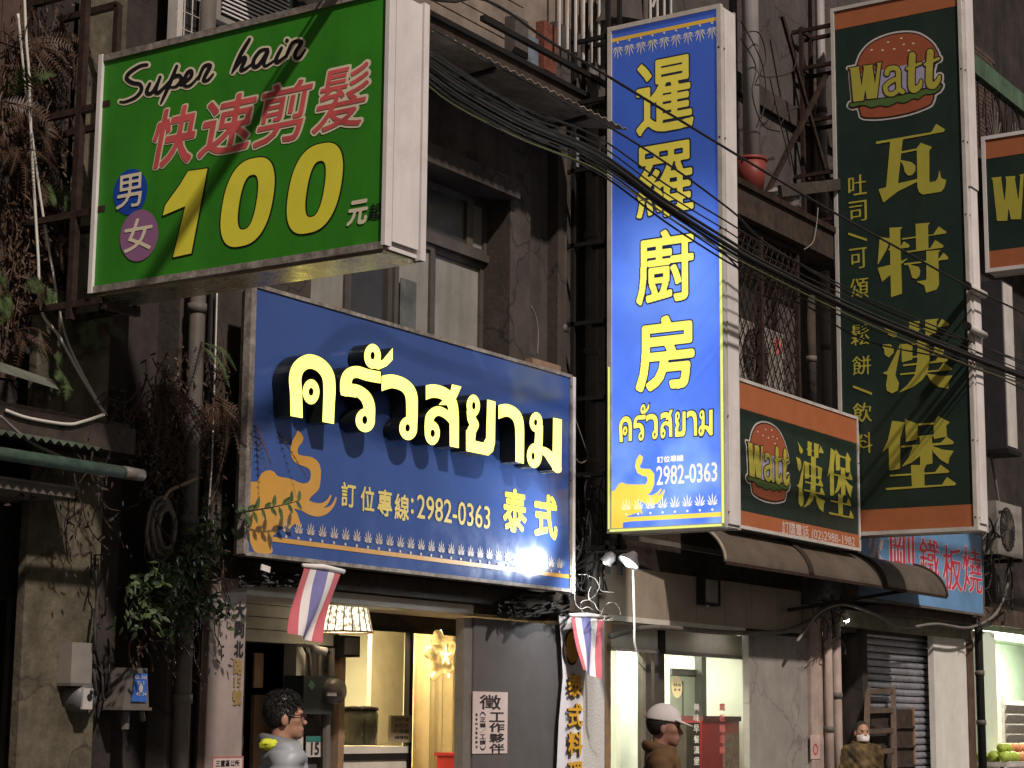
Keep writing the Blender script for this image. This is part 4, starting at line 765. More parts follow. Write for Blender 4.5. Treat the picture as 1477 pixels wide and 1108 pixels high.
o = MB(); glyph(o, ph, '訂購電話', 1147, 764, 38, 18, .5, 40, .005); glyph(o, ph, '(02)2988-1982', 1202, 777.5, 62, 16, .5, 40, .005); part('phone_number', o, mat('print_pinkish_white', (.52, .40, .36), .5, var=.05), wh)
X3 = 24.5; p3 = Plane('X', X3); e3 = S(1415.6, 198, X3)
w3 = thing('hanging_sign', 'dark green burger light box cut off by the right edge', 'sign', (24.7, -2.2, 7.5))
z30, z31 = S(1421.8, 393.7, X3)[2], S(1415.6, 198, X3)[2]
frame_box(w3, 'X', X3, 24.85, e3[1], e3[1]-2.6, z30, z31, M['white'], .05, body=M['white'], face=dgreen, prou=.02)
u3 = -e3[1]
part('orange_band', band(p3, u3+.05, u3+2.55, z31-.05, p3.uv(1440, 227)[1]), orange, w3); part('orange_band', band(p3, u3+.05, u3+2.55, p3.uv(1440, 361)[1], z30+.05), orange, w3)
o = MB(); su, sv = p3.scale(1455, 290); cu, cv = p3.uv(1431, 320)
fW = lambda X, Y: ftxt(X, Y)
shape(o, fW, (90, 280, 1030, 830), 7, lambda x, y: (cu+(x-100)*su*.148, cv+(812-.205*(x-150)-y)*sv*.185), .006, p3); part('lettering', o, wyel, w3)

# ------------------------------------------------------------ sky-blue teppan sign
YP = -.40; pp = Plane('Y', YP)
tp = thing('shop_sign', 'sky blue sign with red brush characters under the tall burger sign', 'sign', (25, -.35, 3.05))
pa_, pb_ = W(1236, 830, YP)[0], W(1418, 830, YP)[0]; pz0, pz1 = W(1419, 889, YP)[2], W(1417, 770, YP)[2]
frame_box(tp, 'Y', YP, -.2, pa_, pb_, pz0, pz1, M['pipe'], .03, body=M['pipe'], face=mat('sky_blue_vinyl', (.13, .27, .46), .4, var=.3, scale=.9), prou=.012)
redb = mat('brush_red', (.50, .04, .07), .5, var=.15); pkk = solid('faded_pink', (.55, .36, .34)); wedge = solid('pale_edge', (.62, .55, .60))
for ch, cx, cy, w, h, m in (('火', 1263, 789, 24, 46, pkk), ('剛', 1301, 797, 34, 58, redb), ('鐵', 1340, 806, 28, 58, redb), ('板', 1373, 820, 27, 64, redb), ('燒', 1402, 822, 27, 66, redb)):
    o, f = MB(), MB(); glyph(o, pp, ch, cx, cy, w, h, 2.2, 80, .003, ax=.7, ay=1.5); glyph(f, pp, ch, cx, cy, w, h, .8, 80, .006, ax=.7, ay=1.5); k = part('character', o, wedge, tp); part('fill', f, m, k)
# dark box sign and its lit edge at the right
XD = 27.2; q0, q1 = S(1413, 500, XD), S(1447, 500, XD)
ds = thing('hanging_sign', 'narrow dark box sign with pale edge behind the tall burger sign', 'sign', (27.4, q0[1], 5.6))
za, zb = S(1440, 648, XD)[2], S(1430, 405, XD)[2]
part('cabinet', MB().box(XD, XD+.5, q1[1], q0[1], za, zb), mat('dark_box_skin', (.035, .03, .035), .5, var=.2), ds)
part('end_panel', MB().box(XD+.05, XD+.45, q1[1]-.012, q1[1]+.004, za+.05, zb-.03), M['offwhite'], ds)
part('bottom_tray', MB().box(XD-.05, XD+.55, q1[1]-.04, q0[1]+.05, za-.06, za), M['black'], ds)

# ============================================================ THINGS ON THE FACADES
# ---- curved awning under the burger board
ax0, ax1 = W(1030, 765, -.72)[0], 23.97
aw2 = thing('curved_awning', 'curved brown plastic awning below the horizontal burger sign', 'awning', ((ax0+ax1)/2, -.3, 3.2))
prof = [(-.22+-.62*math.sin(t), 3.21+.45*math.cos(t)) for t in np.linspace(0, math.pi/2, 14)]
a = MB(); nx = 24
for i in range(nx):
    xa, xb = ax0+(ax1-ax0)*i/nx, ax0+(ax1-ax0)*(i+1)/nx
    for j in range(13): a.add([(xa, *prof[j]), (xb, *prof[j]), (xb, *prof[j+1]), (xa, *prof[j+1])], [(0, 1, 2, 3)])
part('sheet', a, mat('brown_awning_plastic', (.10, .08, .06), .45, var=.2, scale=3, streak=.25, dirt=.4, dcol=(.06, .048, .036)), aw2, smooth=True)
for x in (ax0, ax0+2.05, ax0+2.12, ax0+4.15, ax0+4.22, ax1): part('rib', MB().tube([(x, p[0]-.008, p[1]+.008) for p in prof], .018, 6), M['darkwood'] if x > ax0+.1 else M['corr'], aw2, smooth=True)
part('edge_rail', MB().bar((ax0, prof[-1][0], prof[-1][1]), (ax1, prof[-1][0], prof[-1][1]), .02, .035), M['rust'], aw2)
part('strut', MB().bar(W(1138, 880, -.1), W(1312, 851, -.72), .04), M['black'], aw2)
part('strut', MB().bar((ax1-.1, -.05, 3.6), (ax1-.1, -.25, 3.64), .04), M['black'], aw2)
part('support_bar', MB().bar((ax0-1.2, -.12, 3.44), (ax0+2.2, -.5, 3.36), .05), M['pipe'], aw2)

# ---- pipes
def vpipe(label, px, py, Y, r, z0, z1, m, bands=(), group=None):
    x = W(px, py, Y)[0]; t = thing('drain_pipe', label, 'pipe', (x, Y, z0), group)
    part('tube', MB().tube([(x, Y, z0), (x, Y, z1)], r, 14), m, t, smooth=True)
    for z in bands: part('collar', MB().tube([(x, Y, z), (x, Y, z+.07)], r*1.18, 14), M['pipe'], t, smooth=True)
    return t
vpipe('grey drain pipe on the dark wall left of the blue sign', 275, 700, -.06, .062, .12, 8, M['pipe'], (1.7, 3.0, 4.6))
vpipe('thin black pipe right of the drain pipe behind the ferns', 296, 700, -.0, .03, .12, 8, M['black'])
vpipe('slim brown pipe on the wall right of the upstairs window', 811, 400, .06, .045, 2.9, 7.4, M['plaster'], (3.4, 5.4))
vpipe('grey pipe behind the black ladder frame', 853, 400, -.08, .07, 2.6, 8.2, M['pipe'], (3.1, 4.1, 5.2, 6.4, 7.1))
vpipe('fat white pipe rising from the ledge beside the red bucket', 1083, 100, -.18, .10, 7.62, 13, M['palepipe'])
vpipe('pale pipe standing behind the ladder frame of the burger sign', 1188, 300, -.06, .06, 5.2, 13, M['palepipe'], (6.2, 7.9, 9.3))
vpipe('brown pipe left of the pale pipe by the mesh cage', 1170, 500, -.03, .06, 5.2, 7.2, M['plaster'], (6.0,))
vpipe('left of two pale pipes beside the roller shutter', 1195, 1000, -.14, .055, .12, 3.1, M['pink'], (1.5,))
vpipe('right of two pale pipes beside the roller shutter', 1207, 1000, -.16, .06, .12, 3.15, M['pink'], (1.9,))
vpipe('black pipe at the corner left of the bright fruit shop', 1414, 1000, -.1, .06, .12, 5.2, M['black'], (1.6, 2.3))
vpipe('thin rusty pipe behind the masked person', 1228, 1000, .3, .035, .12, 2.8, M['rust'])

# ---- street cables
def cable(label, pts, Y, r, m, ext=True, sagz=None, cat='cable', group='street cables'):
    P3 = [W(x, y, Y) for x, y in pts]
    if ext:
        d = P3[0]-P3[1]; d = d/abs(d[0])
        yy = -2.62+.4*(Y+2.2); zz = 6.12+.25*max(0, P3[0][2]-6.0); P3 = [np.array([3.5, yy-.3, zz+.25]), np.array([9.3, yy, zz])] + P3
        e = P3[-1]-P3[-2]; e = e/abs(e[0]); P3.append(P3[-1]+e*14)
    mb = MB().tube(smooth(P3, 6), r, 7)
    return single('cable', mb, m, label, cat, group, smooth=True)
base = [(618, 96), (740, 172), (860, 224), (960, 296), (1050, 354), (1107, 386), (1250, 455), (1394, 513), (1477, 545)]
offs = [(-24, -42, -24, -2.14, .008), (-15, -24, -12, -2.16, .007), (-8, -10, -6, -2.2, .015), (0, 0, -1, -2.22, .021), (8, 8, 3, -2.2, .014), (16, 20, 7, -2.24, .008), (26, 30, 12, -2.2, .009), (34, 14, 15, -2.26, .006)]
names = ['topmost cable of the thick bundle crossing in front of the signs', 'second cable from the top of the thick bundle', 'third cable from the top of the thick bundle', 'thickest cable in the middle of the bundle', 'fifth cable from the top of the thick bundle', 'thin cable under the middle of the bundle', 'lowest black cable of the thick bundle', 'thin yellowish cable along the underside of the bundle at the left']
ycab = mat('yellowish_cable', (.12, .115, .045), .6, var=.2)
for (a, b, c, Y, r), nm in zip(offs, names):
    pts = []
    for i, (x, y) in enumerate(base):
        t = i/(len(base)-1); o = a+(b-a)*t*2 if t < .5 else b+(c-b)*(t-.5)*2
        pts.append((x, y+o*.8+random.uniform(-1.2, 1.2)))
    cable(nm, pts, Y, r, ycab if 'yellow' in nm else M['cable'])
cable('single cable high above the bundle crossing the blue light box top', [(700, 0), (790, 58), (890, 118), (1067, 226), (1200, 305), (1314, 368), (1394, 412), (1477, 452)], -2.3, .012, M['cable'])
cable('loose cable just above the bundle at the right', [(900, 196), (1050, 300), (1107, 352), (1230, 425), (1330, 470), (1394, 492), (1477, 522)], -2.1, .01, M['cable'], True)
cable('slack cable sagging below the bundle over the burger board', [(1020, 345), (1085, 420), (1160, 440), (1250, 492), (1394, 524), (1477, 562)], -2.05, .009, M['cable'], True)
def wire(label, pts, Y, r, m, group=None, n=6):
    return single('wire', MB().tube(smooth([W(p[0], p[1], p[2] if len(p) > 2 else Y) for p in pts], n), r, 6), m, label, 'wire', group, smooth=True)
wire('long pale wire hanging down the dark house at the far left', [(35, -10), (38, 60), (42, 110), (45, 200), (50, 290), (55, 370), (60, 448), (85, 485), (118, 545), (151, 598)], -.05, .011, M['whitecable'])
wire('second pale wire beside the steel frame at the far left', [(26, 20), (33, 90), (40, 150), (52, 240), (62, 310), (76, 390), (86, 450), (100, 500), (130, 560), (154, 600)], -.0, .010, M['whitecable'])
wire('pale wire lying along the dark ledge', [(8, 592), (40, 603), (95, 612), (120, 608), (150, 598)], -.34, .012, M['whitecable'])
wire('grey wire slanting down to the green awning', [(0, 600), (40, 635), (80, 655), (118, 672)], -.5, .01, M['greycable'])
wire('thin pale wire hanging beside the drain pipe', [(313, 420), (311, 500), (309, 560), (306, 660), (301, 740), (298, 830)], -.08, .007, M['whitecable'])
wire('curled grey wire beside the blue sign right edge', [(828, 600), (842, 640), (848, 660), (838, 668), (830, 662)], -.1, .008, M['greycable'])
wire('thin wire hanging on the wall above the blue sign', [(766, 442), (773, 458), (776, 480), (775, 512)], -.01, .008, M['greycable'])
wire('looped wire under the sky blue sign', [(1150, 925), (1180, 885), (1215, 872), (1260, 885), (1300, 905), (1350, 900), (1400, 905), (1440, 880), (1455, 820), (1440, 720), (1428, 650)], -.3, .02, M['greycable'])
wire('thick grey cable along the beam above the burger shop window', [(880, 918), (940, 905), (1040, 912), (1110, 913), (1150, 905), (1195, 880), (1225, 850)], -.16, .03, M['pipe'])
for k, pts in enumerate(([(1068, 30), (1085, 60), (1100, 95), (1105, 140), (1098, 170)], [(1068, 55), (1090, 95), (1085, 135), (1100, 180), (1125, 190)], [(1110, 110), (1122, 165), (1135, 215), (1140, 240)], [(1070, 48), (1095, 48), (1105, 85), (1098, 110), (1140, 105), (1150, 80)], [(1125, 180), (1140, 160), (1155, 155)])):
    wire(['wire sagging in front of the fat white pipe', 'wire looping round the fat white pipe', 'wire dropping onto the ledge by the bucket', 'wire arching from the white pipe to the ladder frame', 'short bent wire left of the ladder frame'][k], pts, -.35, .008, M['cable'])
wire('curved thin wire hanging from the ledge beside the tall burger sign', [(1180, 300), (1177, 330), (1172, 350), (1160, 360)], -.47, .008, M['greycable'])
def tangle(name, label, cx, cy, sx, sy, Y, n, r, m, seed):
    rr = random.Random(seed); mb = MB()
    for k in range(n):
        p = []; x, y = cx+rr.uniform(-sx, sx), cy+rr.uniform(-sy, sy); a = rr.uniform(0, 6.3)
        for j in range(6):
            p.append(W(x, y, Y+rr.uniform(-.12, .05))); a += rr.uniform(-1.1, 1.1); x += math.cos(a)*sx*.32; y += math.sin(a)*sy*.32
            x = min(max(x, cx-sx*1.1), cx+sx*1.1); y = min(max(y, cy-sy*1.1), cy+sy*1.1)
        mb.tube(smooth(p, 4), r*rr.uniform(.6, 1.2), 5)
    return single(name, mb, m, label, 'wires', kind='stuff', smooth=True)
tangle('wire_tangle', 'black tangled wires under the right end of the blue sign', 770, 872, 46, 16, -.12, 26, .012, M['cable'], 1)
tangle('wire_tangle', 'dark tangled wires at the foot of the black ladder frame', 852, 770, 22, 75, -.15, 30, .009, M['cable'], 2)
tangle('wire_tangle', 'pale loose wires lit by the floodlight', 862, 862, 30, 30, -.3, 9, .004, M['whitecable'], 3)
tangle('wire_tangle', 'black wires bundled in the corner beside the air conditioner', 1436, 820, 22, 75, -.3, 30, .014, M['cable'], 4)
tangle('wire_tangle', 'wires lying on the beam under the left end of the blue sign', 395, 836, 45, 9, -.16, 16, .010, M['cable'], 5)
tangle('wire_tangle', 'black wires hanging beside the curled cable on the old house', 145, 905, 12, 95, -.05, 14, .010, M['cable'], 6)
tangle('wire_tangle', 'wires crossing under the curved awning by the pillar', 1195, 905, 22, 35, -.2, 12, .008, M['cable'], 7)

# ---- floodlights
def floodlight(label, pos, aim, r=.11, on=True):
    pos, aim = np.array(pos, float), np.array(aim, float); d = aim-pos; d /= np.linalg.norm(d); t = thing('floodlight', label, 'lamp', pos)
    part('reflector', MB().tube([pos-d*.12, pos-d*.07, pos-d*.03, pos], [.03, .06, r*.92, r], 20, cap=False), M['greypanel'], t, smooth=True)
    part('lens', MB().tube([pos-d*.014, pos-d*.010], [r*.9, r*.9], 20), glow('flood_lens', (.93, 1, .97), 1.6), t); part('bulb', MB().blob(pos-d*.01, r*.42, 12, 8), glow('flood_white', (.93, 1, .97), 12.), t, smooth=True)
    part('arm', MB().tube([pos-d*.12, pos-d*.12+np.array([0, .2, .02]), (pos[0]+.15, -.1, pos[2]-.05)], .014, 6), M['black'], t); return t
floodlight('round floodlight hanging below the tall blue light box', (15.80, -.83, 3.065), (15.3, -.5, 2.2))
sp = bpy.data.lights.new('flood_beam', 'SPOT'); sp.energy = 165; sp.specular_factor = 0; sp.color = (.90, .97, 1); sp.spot_size = math.radians(92); sp.spot_blend = 1.; sp.shadow_soft_size = .08
spo = bpy.data.objects.new('flood_beam', sp); COL.objects.link(spo); spo.location = (15.70, -.86, 3.09); spo.rotation_euler = (Vector((12.9, -.36, 4.1))-Vector(spo.location)).to_track_quat('-Z', 'Y').to_euler()
sp2 = bpy.data.lights.new('flood_beam_low', 'SPOT'); sp2.energy = 30; sp2.specular_factor = .3; sp2.color = (.90, .97, 1); sp2.spot_size = math.radians(140); sp2.spot_blend = .8; sp2.shadow_soft_size = .08
spo2 = bpy.data.objects.new('flood_beam_low', sp2); COL.objects.link(spo2); spo2.location = (15.55, -.85, 3.0); spo2.rotation_euler = (Vector((16.1, -.05, 2.2))-Vector(spo2.location)).to_track_quat('-Z', 'Y').to_euler()
q = W(873, 812, -.6); floodlight('small spotlight left of the round floodlight', (q[0], -.6, q[2]), (q[0]-.15, -.2, q[2]-.5), .06)
wire('pair of white wires dangling below the floodlight', [(913, 822), (914, 860), (915, 900), (915, 925), (918, 940)], -.75, .012, M['whitecable'])
wire('thin black wire end dangling below the white wires', [(915, 925), (919, 940), (921, 955), (932, 968)], -.75, .005, M['cable'])
part_l = thing('wall_lamp', 'square wall lantern on the beige tiles above the shop window', 'lamp', W(1025, 868, -.05))
q0, q1 = W(1014, 868, -.08), W(1037, 838, -.08)
part('frame', MB().box(q0[0], q1[0], -.10, .0, q0[2]-.03, q0[2]).box(q0[0], q1[0], -.10, .0, q1[2], q1[2]+.03).box(q0[0], q0[0]+.03, -.10, .0, q0[2], q1[2]).box(q1[0]-.03, q1[0], -.10, .0, q0[2], q1[2]), M['black'], part_l)
part('glass', MB().box(q0[0]+.03, q1[0]-.03, -.085, -.0, q0[2], q1[2]), M['frosted'], part_l)
part('bulb', MB().blob((q0[0]+.14, -.06, q0[2]-.035), .02, 8, 6), M['offwhite'], part_l)
tb = thing('tube_light', 'lit white tube light under the beam of the burger shop', 'lamp', W(1050, 915, .05))
a, b = W(1024, 914, .06), W(1074, 914, .06); part('tube', MB().box(a[0], b[0]-.05, .03, .11, 2.575, 2.598), glow('tube_white', (1, 1, .93), 2.2), tb); part('holder', MB().box(a[0]-.05, b[0], .02, .12, 2.598, 2.606), M['offwhite'], tb)
sl_ = thing('small_lamp', 'small bright lamp on the beam beside the roller shutter', 'lamp', W(1218, 889, -.2)); q = W(1218, 889, -.2)
part('shade', MB().tube([q+np.array([-.02, .0, .05]), q+np.array([.05, 0, -.02])], [.035, .05], 12), M['offwhite'], sl_); part('bulb', MB().blob(q+np.array([.06, 0, -.04]), .035, 10, 6), glow('flood_white2', (1, 1, .97), 45), sl_)
for k, (y, lab) in enumerate(((420, 'upper white cable holder on the edge of the tall burger sign'), (478, 'lower white cable holder on the edge of the tall burger sign'))):
    t = thing('cable_holder', lab, 'insulator', W(1408, y, -2.2), 'cable holders'); a, b = W(1396, y-7, -2.19), W(1420, y+6, -2.19)
    part('tube', MB().tube([a, b], .045, 10), M['offwhite'], t, smooth=True); part('end', MB().tube([a-(b-a)*.12, a], .05, 10), M['black'], t)

single('wood_strip', MB().box(W(764, 525, -.3)[0], W(805, 528, -.3)[0], -.33, -.25, 4.857, 4.92), M['wood'], 'pale wooden strip on top of the blue sign right end', 'wood strip')
single('white_tag', MB().bar(W(377, 818, -.38), W(389, 822, -.38), .012, .045), M['white'], 'small white tag under the left end of the blue sign', 'tag')
# ---- flags and banner
def flag(label, top0, top1, bot1, bot0, Y, stripes, wav=.05, ph=0., bow=0.):
    t = thing('flag', label, 'flag', W((top0[0]+top1[0])/2, top0[1], Y)); A = [np.array(q, float) for q in (top0, top1, bot1, bot0)]
    def pt_(s, v):
        p = (A[0]*(1-s)+A[1]*s)*(1-v)+(A[3]*(1-s)+A[2]*s)*v; p[0] += bow*math.sin(math.pi*v); q = W(p[0], p[1], Y); q[1] += wav*v*math.sin(s*7+v*3+ph)-.05*v; return q
    for s0, s1, m in stripes:
        mb = MB(); n, k = 6, 16
        for i in range(k):
            for j in range(n):
                a, b = s0+(s1-s0)*j/n, s0+(s1-s0)*(j+1)/n; mb.add([pt_(a, i/k), pt_(b, i/k), pt_(b, (i+1)/k), pt_(a, (i+1)/k)], [(0, 1, 2, 3)])
        part('stripe', mb, m, t, smooth=True)
    part('sleeve', MB().tube([pt_(-.05, -.02), pt_(.5, -.04), pt_(1.06, -.02)], [.016, .024, .018], 8), mat('white_cloth', (.62, .58, .55), .85, var=.12), t, smooth=True); return t
fr, fwm, fb = mat('flag_red', (.46, .11, .13), .8, var=.12, streak=.1), mat('flag_white', (.62, .58, .56), .85, var=.1), mat('flag_blue', (.16, .15, .32), .8, var=.15)
ST = ((0, .17, fr), (.17, .34, fwm), (.34, .66, fb), (.66, .83, fwm), (.83, 1, fr))
flag('Thai flag hanging from the left end of the blue sign', (439, 818), (492, 826), (454, 927), (408, 914), -.42, ST, .05)
flag('Thai flag hanging folded in front of the white banner', (824, 889), (871, 892), (858, 980), (832, 966), -.25, ((0, .12, fr), (.12, .3, fwm), (.3, .6, fb), (.6, .8, fwm), (.8, 1, fr)), .03, 1.)
bn = thing('banner', 'white hanging banner with gold characters beside the grey panel', 'banner', W(825, 1000, -.12))
pn = Plane('Y', -.12); mb = MB(); L, R_ = [(806, 888), (809, 920), (812, 975), (806, 1040), (803, 1108), (802, 1180)], [(850, 890), (846, 920), (841, 975), (841, 1040), (841, 1108), (841, 1180)]
for i in range(5): mb.add([W(*L[i], -.10), W(*R_[i], -.12), W(*R_[i+1], -.12), W(*L[i+1], -.10)], [(0, 1, 2, 3)])
part('cloth', mb, mat('white_banner', (.60, .58, .60), .7, var=.08), bn)
o = MB(); shape(o, lambda X, Y: sd_poly(X, Y, ell(823, 934, 11, 26, .05)), (805, 900, 850, 970), .8, pn.uv, .012, pn); part('disc_outline', o, M['darkwood'], bn)
o = MB(); shape(o, lambda X, Y: sd_poly(X, Y, ell(824, 933, 9.5, 23, .05)), (805, 900, 850, 970), .8, pn.uv, .016, pn); part('disc', o, mat('banner_gold', (.55, .30, .03), .6, var=.05), bn)
for ch, cy in (('泰', 988), ('式', 1032), ('料', 1072), ('理', 1116), ('店', 1158)):
    o, f = MB(), MB(); glyph(o, pn, ch, 826.5, cy+1.5, 20, 33, 2.2, 60, .012); glyph(f, pn, ch, 828, cy, 20, 33, 1.6, 60, .018); k = part('character', o, M['darkwood'], bn); part('fill', f, mat('banner_gold', (.55, .30, .03), .6, var=.05), k)
# ---- notices, plates, address
def plate(name, label, cat, pl, x0, y0, x1, y1, m, border=None, h=.008):
    (ua, va), (ub, vb) = pl.uv(x0, (y0+y1)/2), pl.uv(x1, (y0+y1)/2); cx = (x0+x1)/2; va, vb = pl.uv(cx, y1)[1], pl.uv(cx, y0)[1]
    t = thing(name, label, cat, pl.xyz((ua+ub)/2, va, 0)); part('sheet', MB().prism([(ua, va), (ub, va), (ub, vb), (ua, vb)], pl, .001, h), m, t)
    if border: part('border', MB().prism([(ua, va), (ub, va), (ub, va+.012), (ua, va+.012)], pl, h, h+.002).prism([(ua, vb-.012), (ub, vb-.012), (ub, vb), (ua, vb)], pl, h, h+.002).prism([(ua, va+.012), (ua+.012, va+.012), (ua+.012, vb-.012), (ua, vb-.012)], pl, h, h+.002).prism([(ub-.012, va+.012), (ub, va+.012), (ub, vb-.012), (ub-.012, vb-.012)], pl, h, h+.002), border, t)
    return t
pgp = Plane('Y', -.03); paper = mat('pinkish_paper', (.52, .43, .40), .8, var=.06); inkb = solid('poster_ink', (.03, .022, .022), .8)
po = plate('poster', 'pinkish recruitment poster on the grey metal panel', 'poster', pgp, 681, 998, 731, 1087, paper)
o = MB(); glyph(o, pgp, '徵', 706, 1013, 30, 21, 1.0, 60, .010); part('character', o, inkb, po)
o = MB()
for i, ch in enumerate('工作夥伴'): glyph(o, pgp, ch, 715.5, 1034.5+i*15, 21, 13, 1.3, 44, .010)
part('lettering', o, inkb, po); o = MB()
for i, ch in enumerate('︵正職╱工讀︶'): glyph(o, pgp, ch, 695, 1030+i*8.2, 8.5, 6.4, .8, 24, .010)
part('lettering', o, inkb, po); o = MB()
for i, ch in enumerate('意者內洽電話請洽'): glyph(o, pgp, ch, 686, 1031+i*6.6, 3.6, 4, .4, 16, .010)
part('lettering', o, inkb, po)
pm = Plane('Y', -.05)
pl_ = thing('address_lettering', 'street address characters running down the marble pillar', 'lettering', pm.xyz(*pm.uv(344, 1015), 0)); goldf = mat('faded_gold_letters', (.22, .15, .055), .6, var=.3)
for ch, cx, cy, m in (('大', 345, 880, M['black']), ('同', 344.5, 908, M['black']), ('北', 343.5, 936, M['black']), ('路', 342.5, 962, goldf), ('15', 341.5, 984, goldf), ('號', 341, 1006, goldf)):
    o = MB(); glyph(o, pm, ch, cx, cy, 12.5 if ch != '15' else 10, 22 if ch != '15' else 14, 1.8, 36, .008); part('character', o, m, pl_)
nt = plate('notice', 'small framed notice at the foot of the marble pillar', 'notice', pm, 304, 1091, 349, 1150, mat('notice_paper', (.50, .40, .37), .8, var=.05), mat('notice_red', (.35, .12, .10), .7))
o = MB(); glyph(o, pm, '三重區公所', 327, 1101, 34, 9, .4, 24, .011); part('lettering', o, M['black'], nt)
pr_ = Plane('Y', RY-.05)
np_ = plate('number_plate', 'house number plate with green strip, number 15, behind the young man', 'number plate', pr_, 441, 1062, 463, 1092, M['offwhite']); o = MB(); glyph(o, pr_, '15', 453, 1080, 11, 17, 1.8, 36, .012); part('number', o, inkb, np_)
ua, va = pr_.uv(441, 1070); ub, vb = pr_.uv(463, 1062); part('strip', MB().prism([(ua, va), (ub, va), (ub, vb), (ua, vb)], pr_, .008, .012), mat('plate_green', (.03, .14, .12), .5), np_)
# ---- meters and boxes
mb_ = thing('meter_box', 'dark electricity meter box beside the restaurant door', 'meter box', W(458, 1030, RY-.2)); a, b = W(437, 1030, RY-.22), W(482, 976, RY-.22)
part('case', MB().box(a[0], b[0], RY-.22, RY, a[2], b[2]), mat('dark_green_case', (.035, .042, .038), .5, var=.2), mb_)
part('dial', MB().lathe([(0, -.10), (.10, -.09), (.115, -.02), (.115, 0)], W(478, 997, RY-.22), 20, 'Y'), mat('meter_glass', (.12, .10, .09), .15, var=.1), mb_, smooth=True)
part('plate', MB().box(W(472, 1000, RY-.33)[0], W(485, 1000, RY-.33)[0], RY-.335, RY-.32, W(478, 1004, RY-.33)[2], W(478, 999, RY-.33)[2]), M['offwhite'], mb_)
part('sticker', MB().add([W(449, 981, RY-.226), W(455, 988, RY-.226), W(450, 996, RY-.226), W(444, 989, RY-.226)], [(0, 1, 2, 3)]), mat('sticker_green', (.12, .22, .13), .6), mb_)
for pts_, r_ in (([(470, 1030), (470, 1120)], .04), ([(448, 976), (446, 945), (438, 930)], .02), ([(460, 976), (461, 932)], .02), ([(478, 976), (478, 935)], .03)): part('conduit', MB().tube([W(*p_, RY-.1) for p_ in pts_], r_, 8), M['pipe'], mb_)
cv_ = thing('security_camera', 'small white security camera under the eaves by the meter box', 'camera', W(470, 940, RY-.25)); q = W(470, 940, RY-.28)
part('body', MB().tube([q+np.array([-.12, .05, .02]), q], .035, 10), M['offwhite'], cv_, smooth=True); part('lens', MB().blob(q+np.array([.01, -.01, 0]), .028, 10, 6), M['black'], cv_); part('mount', MB().bar(q+np.array([-.08, .05, .04]), q+np.array([-.08, .28, .06]), .03), M['offwhite'], cv_)
mx = thing('meter_box', 'pale grey meter box on the mossy column at the left', 'meter box', W(112, 985, -.1)); a, b = W(97, 985, -.09), W(130, 928, -.09)
part('case', MB().box(a[0], b[0], -.12, 0, a[2], b[2]), mat('pale_grey_case', (.21, .19, .165), .5, var=.1, streak=.15), mx); part('lip', MB().box(a[0]-.01, b[0]+.01, -.13, 0, a[2]-.02, a[2]), M['pipe'], mx)
ro = thing('electric_meter', 'round electric meter under the pale grey box', 'meter', W(113, 1005, -.1)); q = W(114, 1006, -.05)
part('case', MB().lathe([(0, -.09), (.085, -.085), (.10, -.03), (.105, .05)], q, 20, 'Y'), M['greypanel'], ro, smooth=True); part('face', MB().box(q[0]-.06, q[0]+.03, q[1]-.10, q[1]-.08, q[2]-.08, q[2]+.06), M['offwhite'], ro)
part('dial', MB().lathe([(0, -.106), (.025, -.104), (.025, -.09)], q+np.array([0, 0, .0]), 12, 'Y'), M['black'], ro)
tc = thing('cable_box', 'grey cable junction box with a blue label on the old house', 'junction box', W(195, 1025, -.1)); a, b = W(174, 1020, -.12), W(214, 964, -.12)
mbx = MB(); zz0, zz1 = a[2], b[2]; mbx.add([(a[0], -.14, zz0), (b[0], -.14, zz0), (b[0]-.01, -.12, zz1), (a[0]+.07, -.12, zz1), (a[0], .05, zz0), (b[0], .05, zz0), (b[0]-.01, .05, zz1), (a[0]+.07, .05, zz1)], [(0, 1, 2, 3), (0, 4, 5, 1), (1, 5, 6, 2), (3, 2, 6, 7), (0, 3, 7, 4)])
part('case', mbx, M['pipe'], tc); part('lip', MB().box(a[0]-.02, b[0]+.01, -.16, .05, zz0-.02, zz0), M['pipe'], tc)
ptc = Plane('Y', -.145); (ua, va), (ub, vb) = ptc.uv(189, 1012), ptc.uv(212, 972); part('label_sheet', MB().prism([(ua, va), (ub, va), (ub, vb), (ua+.03, vb)], ptc, 0, .006), mat('label_blue', (.03, .10, .38), .5), tc)
o = MB(); glyph(o, ptc, 'GC-268', 202, 977, 17, 5, .4, 24, .01); glyph(o, ptc, 'D-3', 202, 985, 9, 5, .4, 24, .01); glyph(o, ptc, '45-34', 202, 1001, 15, 5, .4, 24, .01)
u_, v_ = ptc.uv(202, 993); o.add([ptc.xyz(u_+.02*math.cos(t), v_+.03*math.sin(t), .01) for t in np.linspace(0, 6.28, 10, endpoint=False)], [tuple(range(10))]); part('lettering', o, M['offwhite'], tc)
part('gland', MB().tube([W(181, 1026, -.05), W(180, 1052, -.05)], .03, 8), M['pipe'], tc); part('gland', MB().tube([W(204, 1026, -.05), W(206, 1040, -.05)], .02, 8), M['pipe'], tc)
co = MB()
for k in range(7): q = W(241, 763, -.12+.02*(k % 3)); rr = .115+.012*k; co.tube([(q[0]+rr*.75*math.cos(t)+random.uniform(-.01, .01), q[1]+.01*k, q[2]+rr*1.25*math.sin(t)) for t in np.linspace(0, 2*math.pi, 22)], .016, 6)
single('cable_coil', co, M['greycable'], 'coil of grey cable hanging on the old house wall', 'cable coil', smooth=True)
ex = thing('extinguisher_label', 'small pinkish label with red ring on the narrow pillar', 'label', W(1176, 1070, -.09)); pk = Plane('Y', -.082)
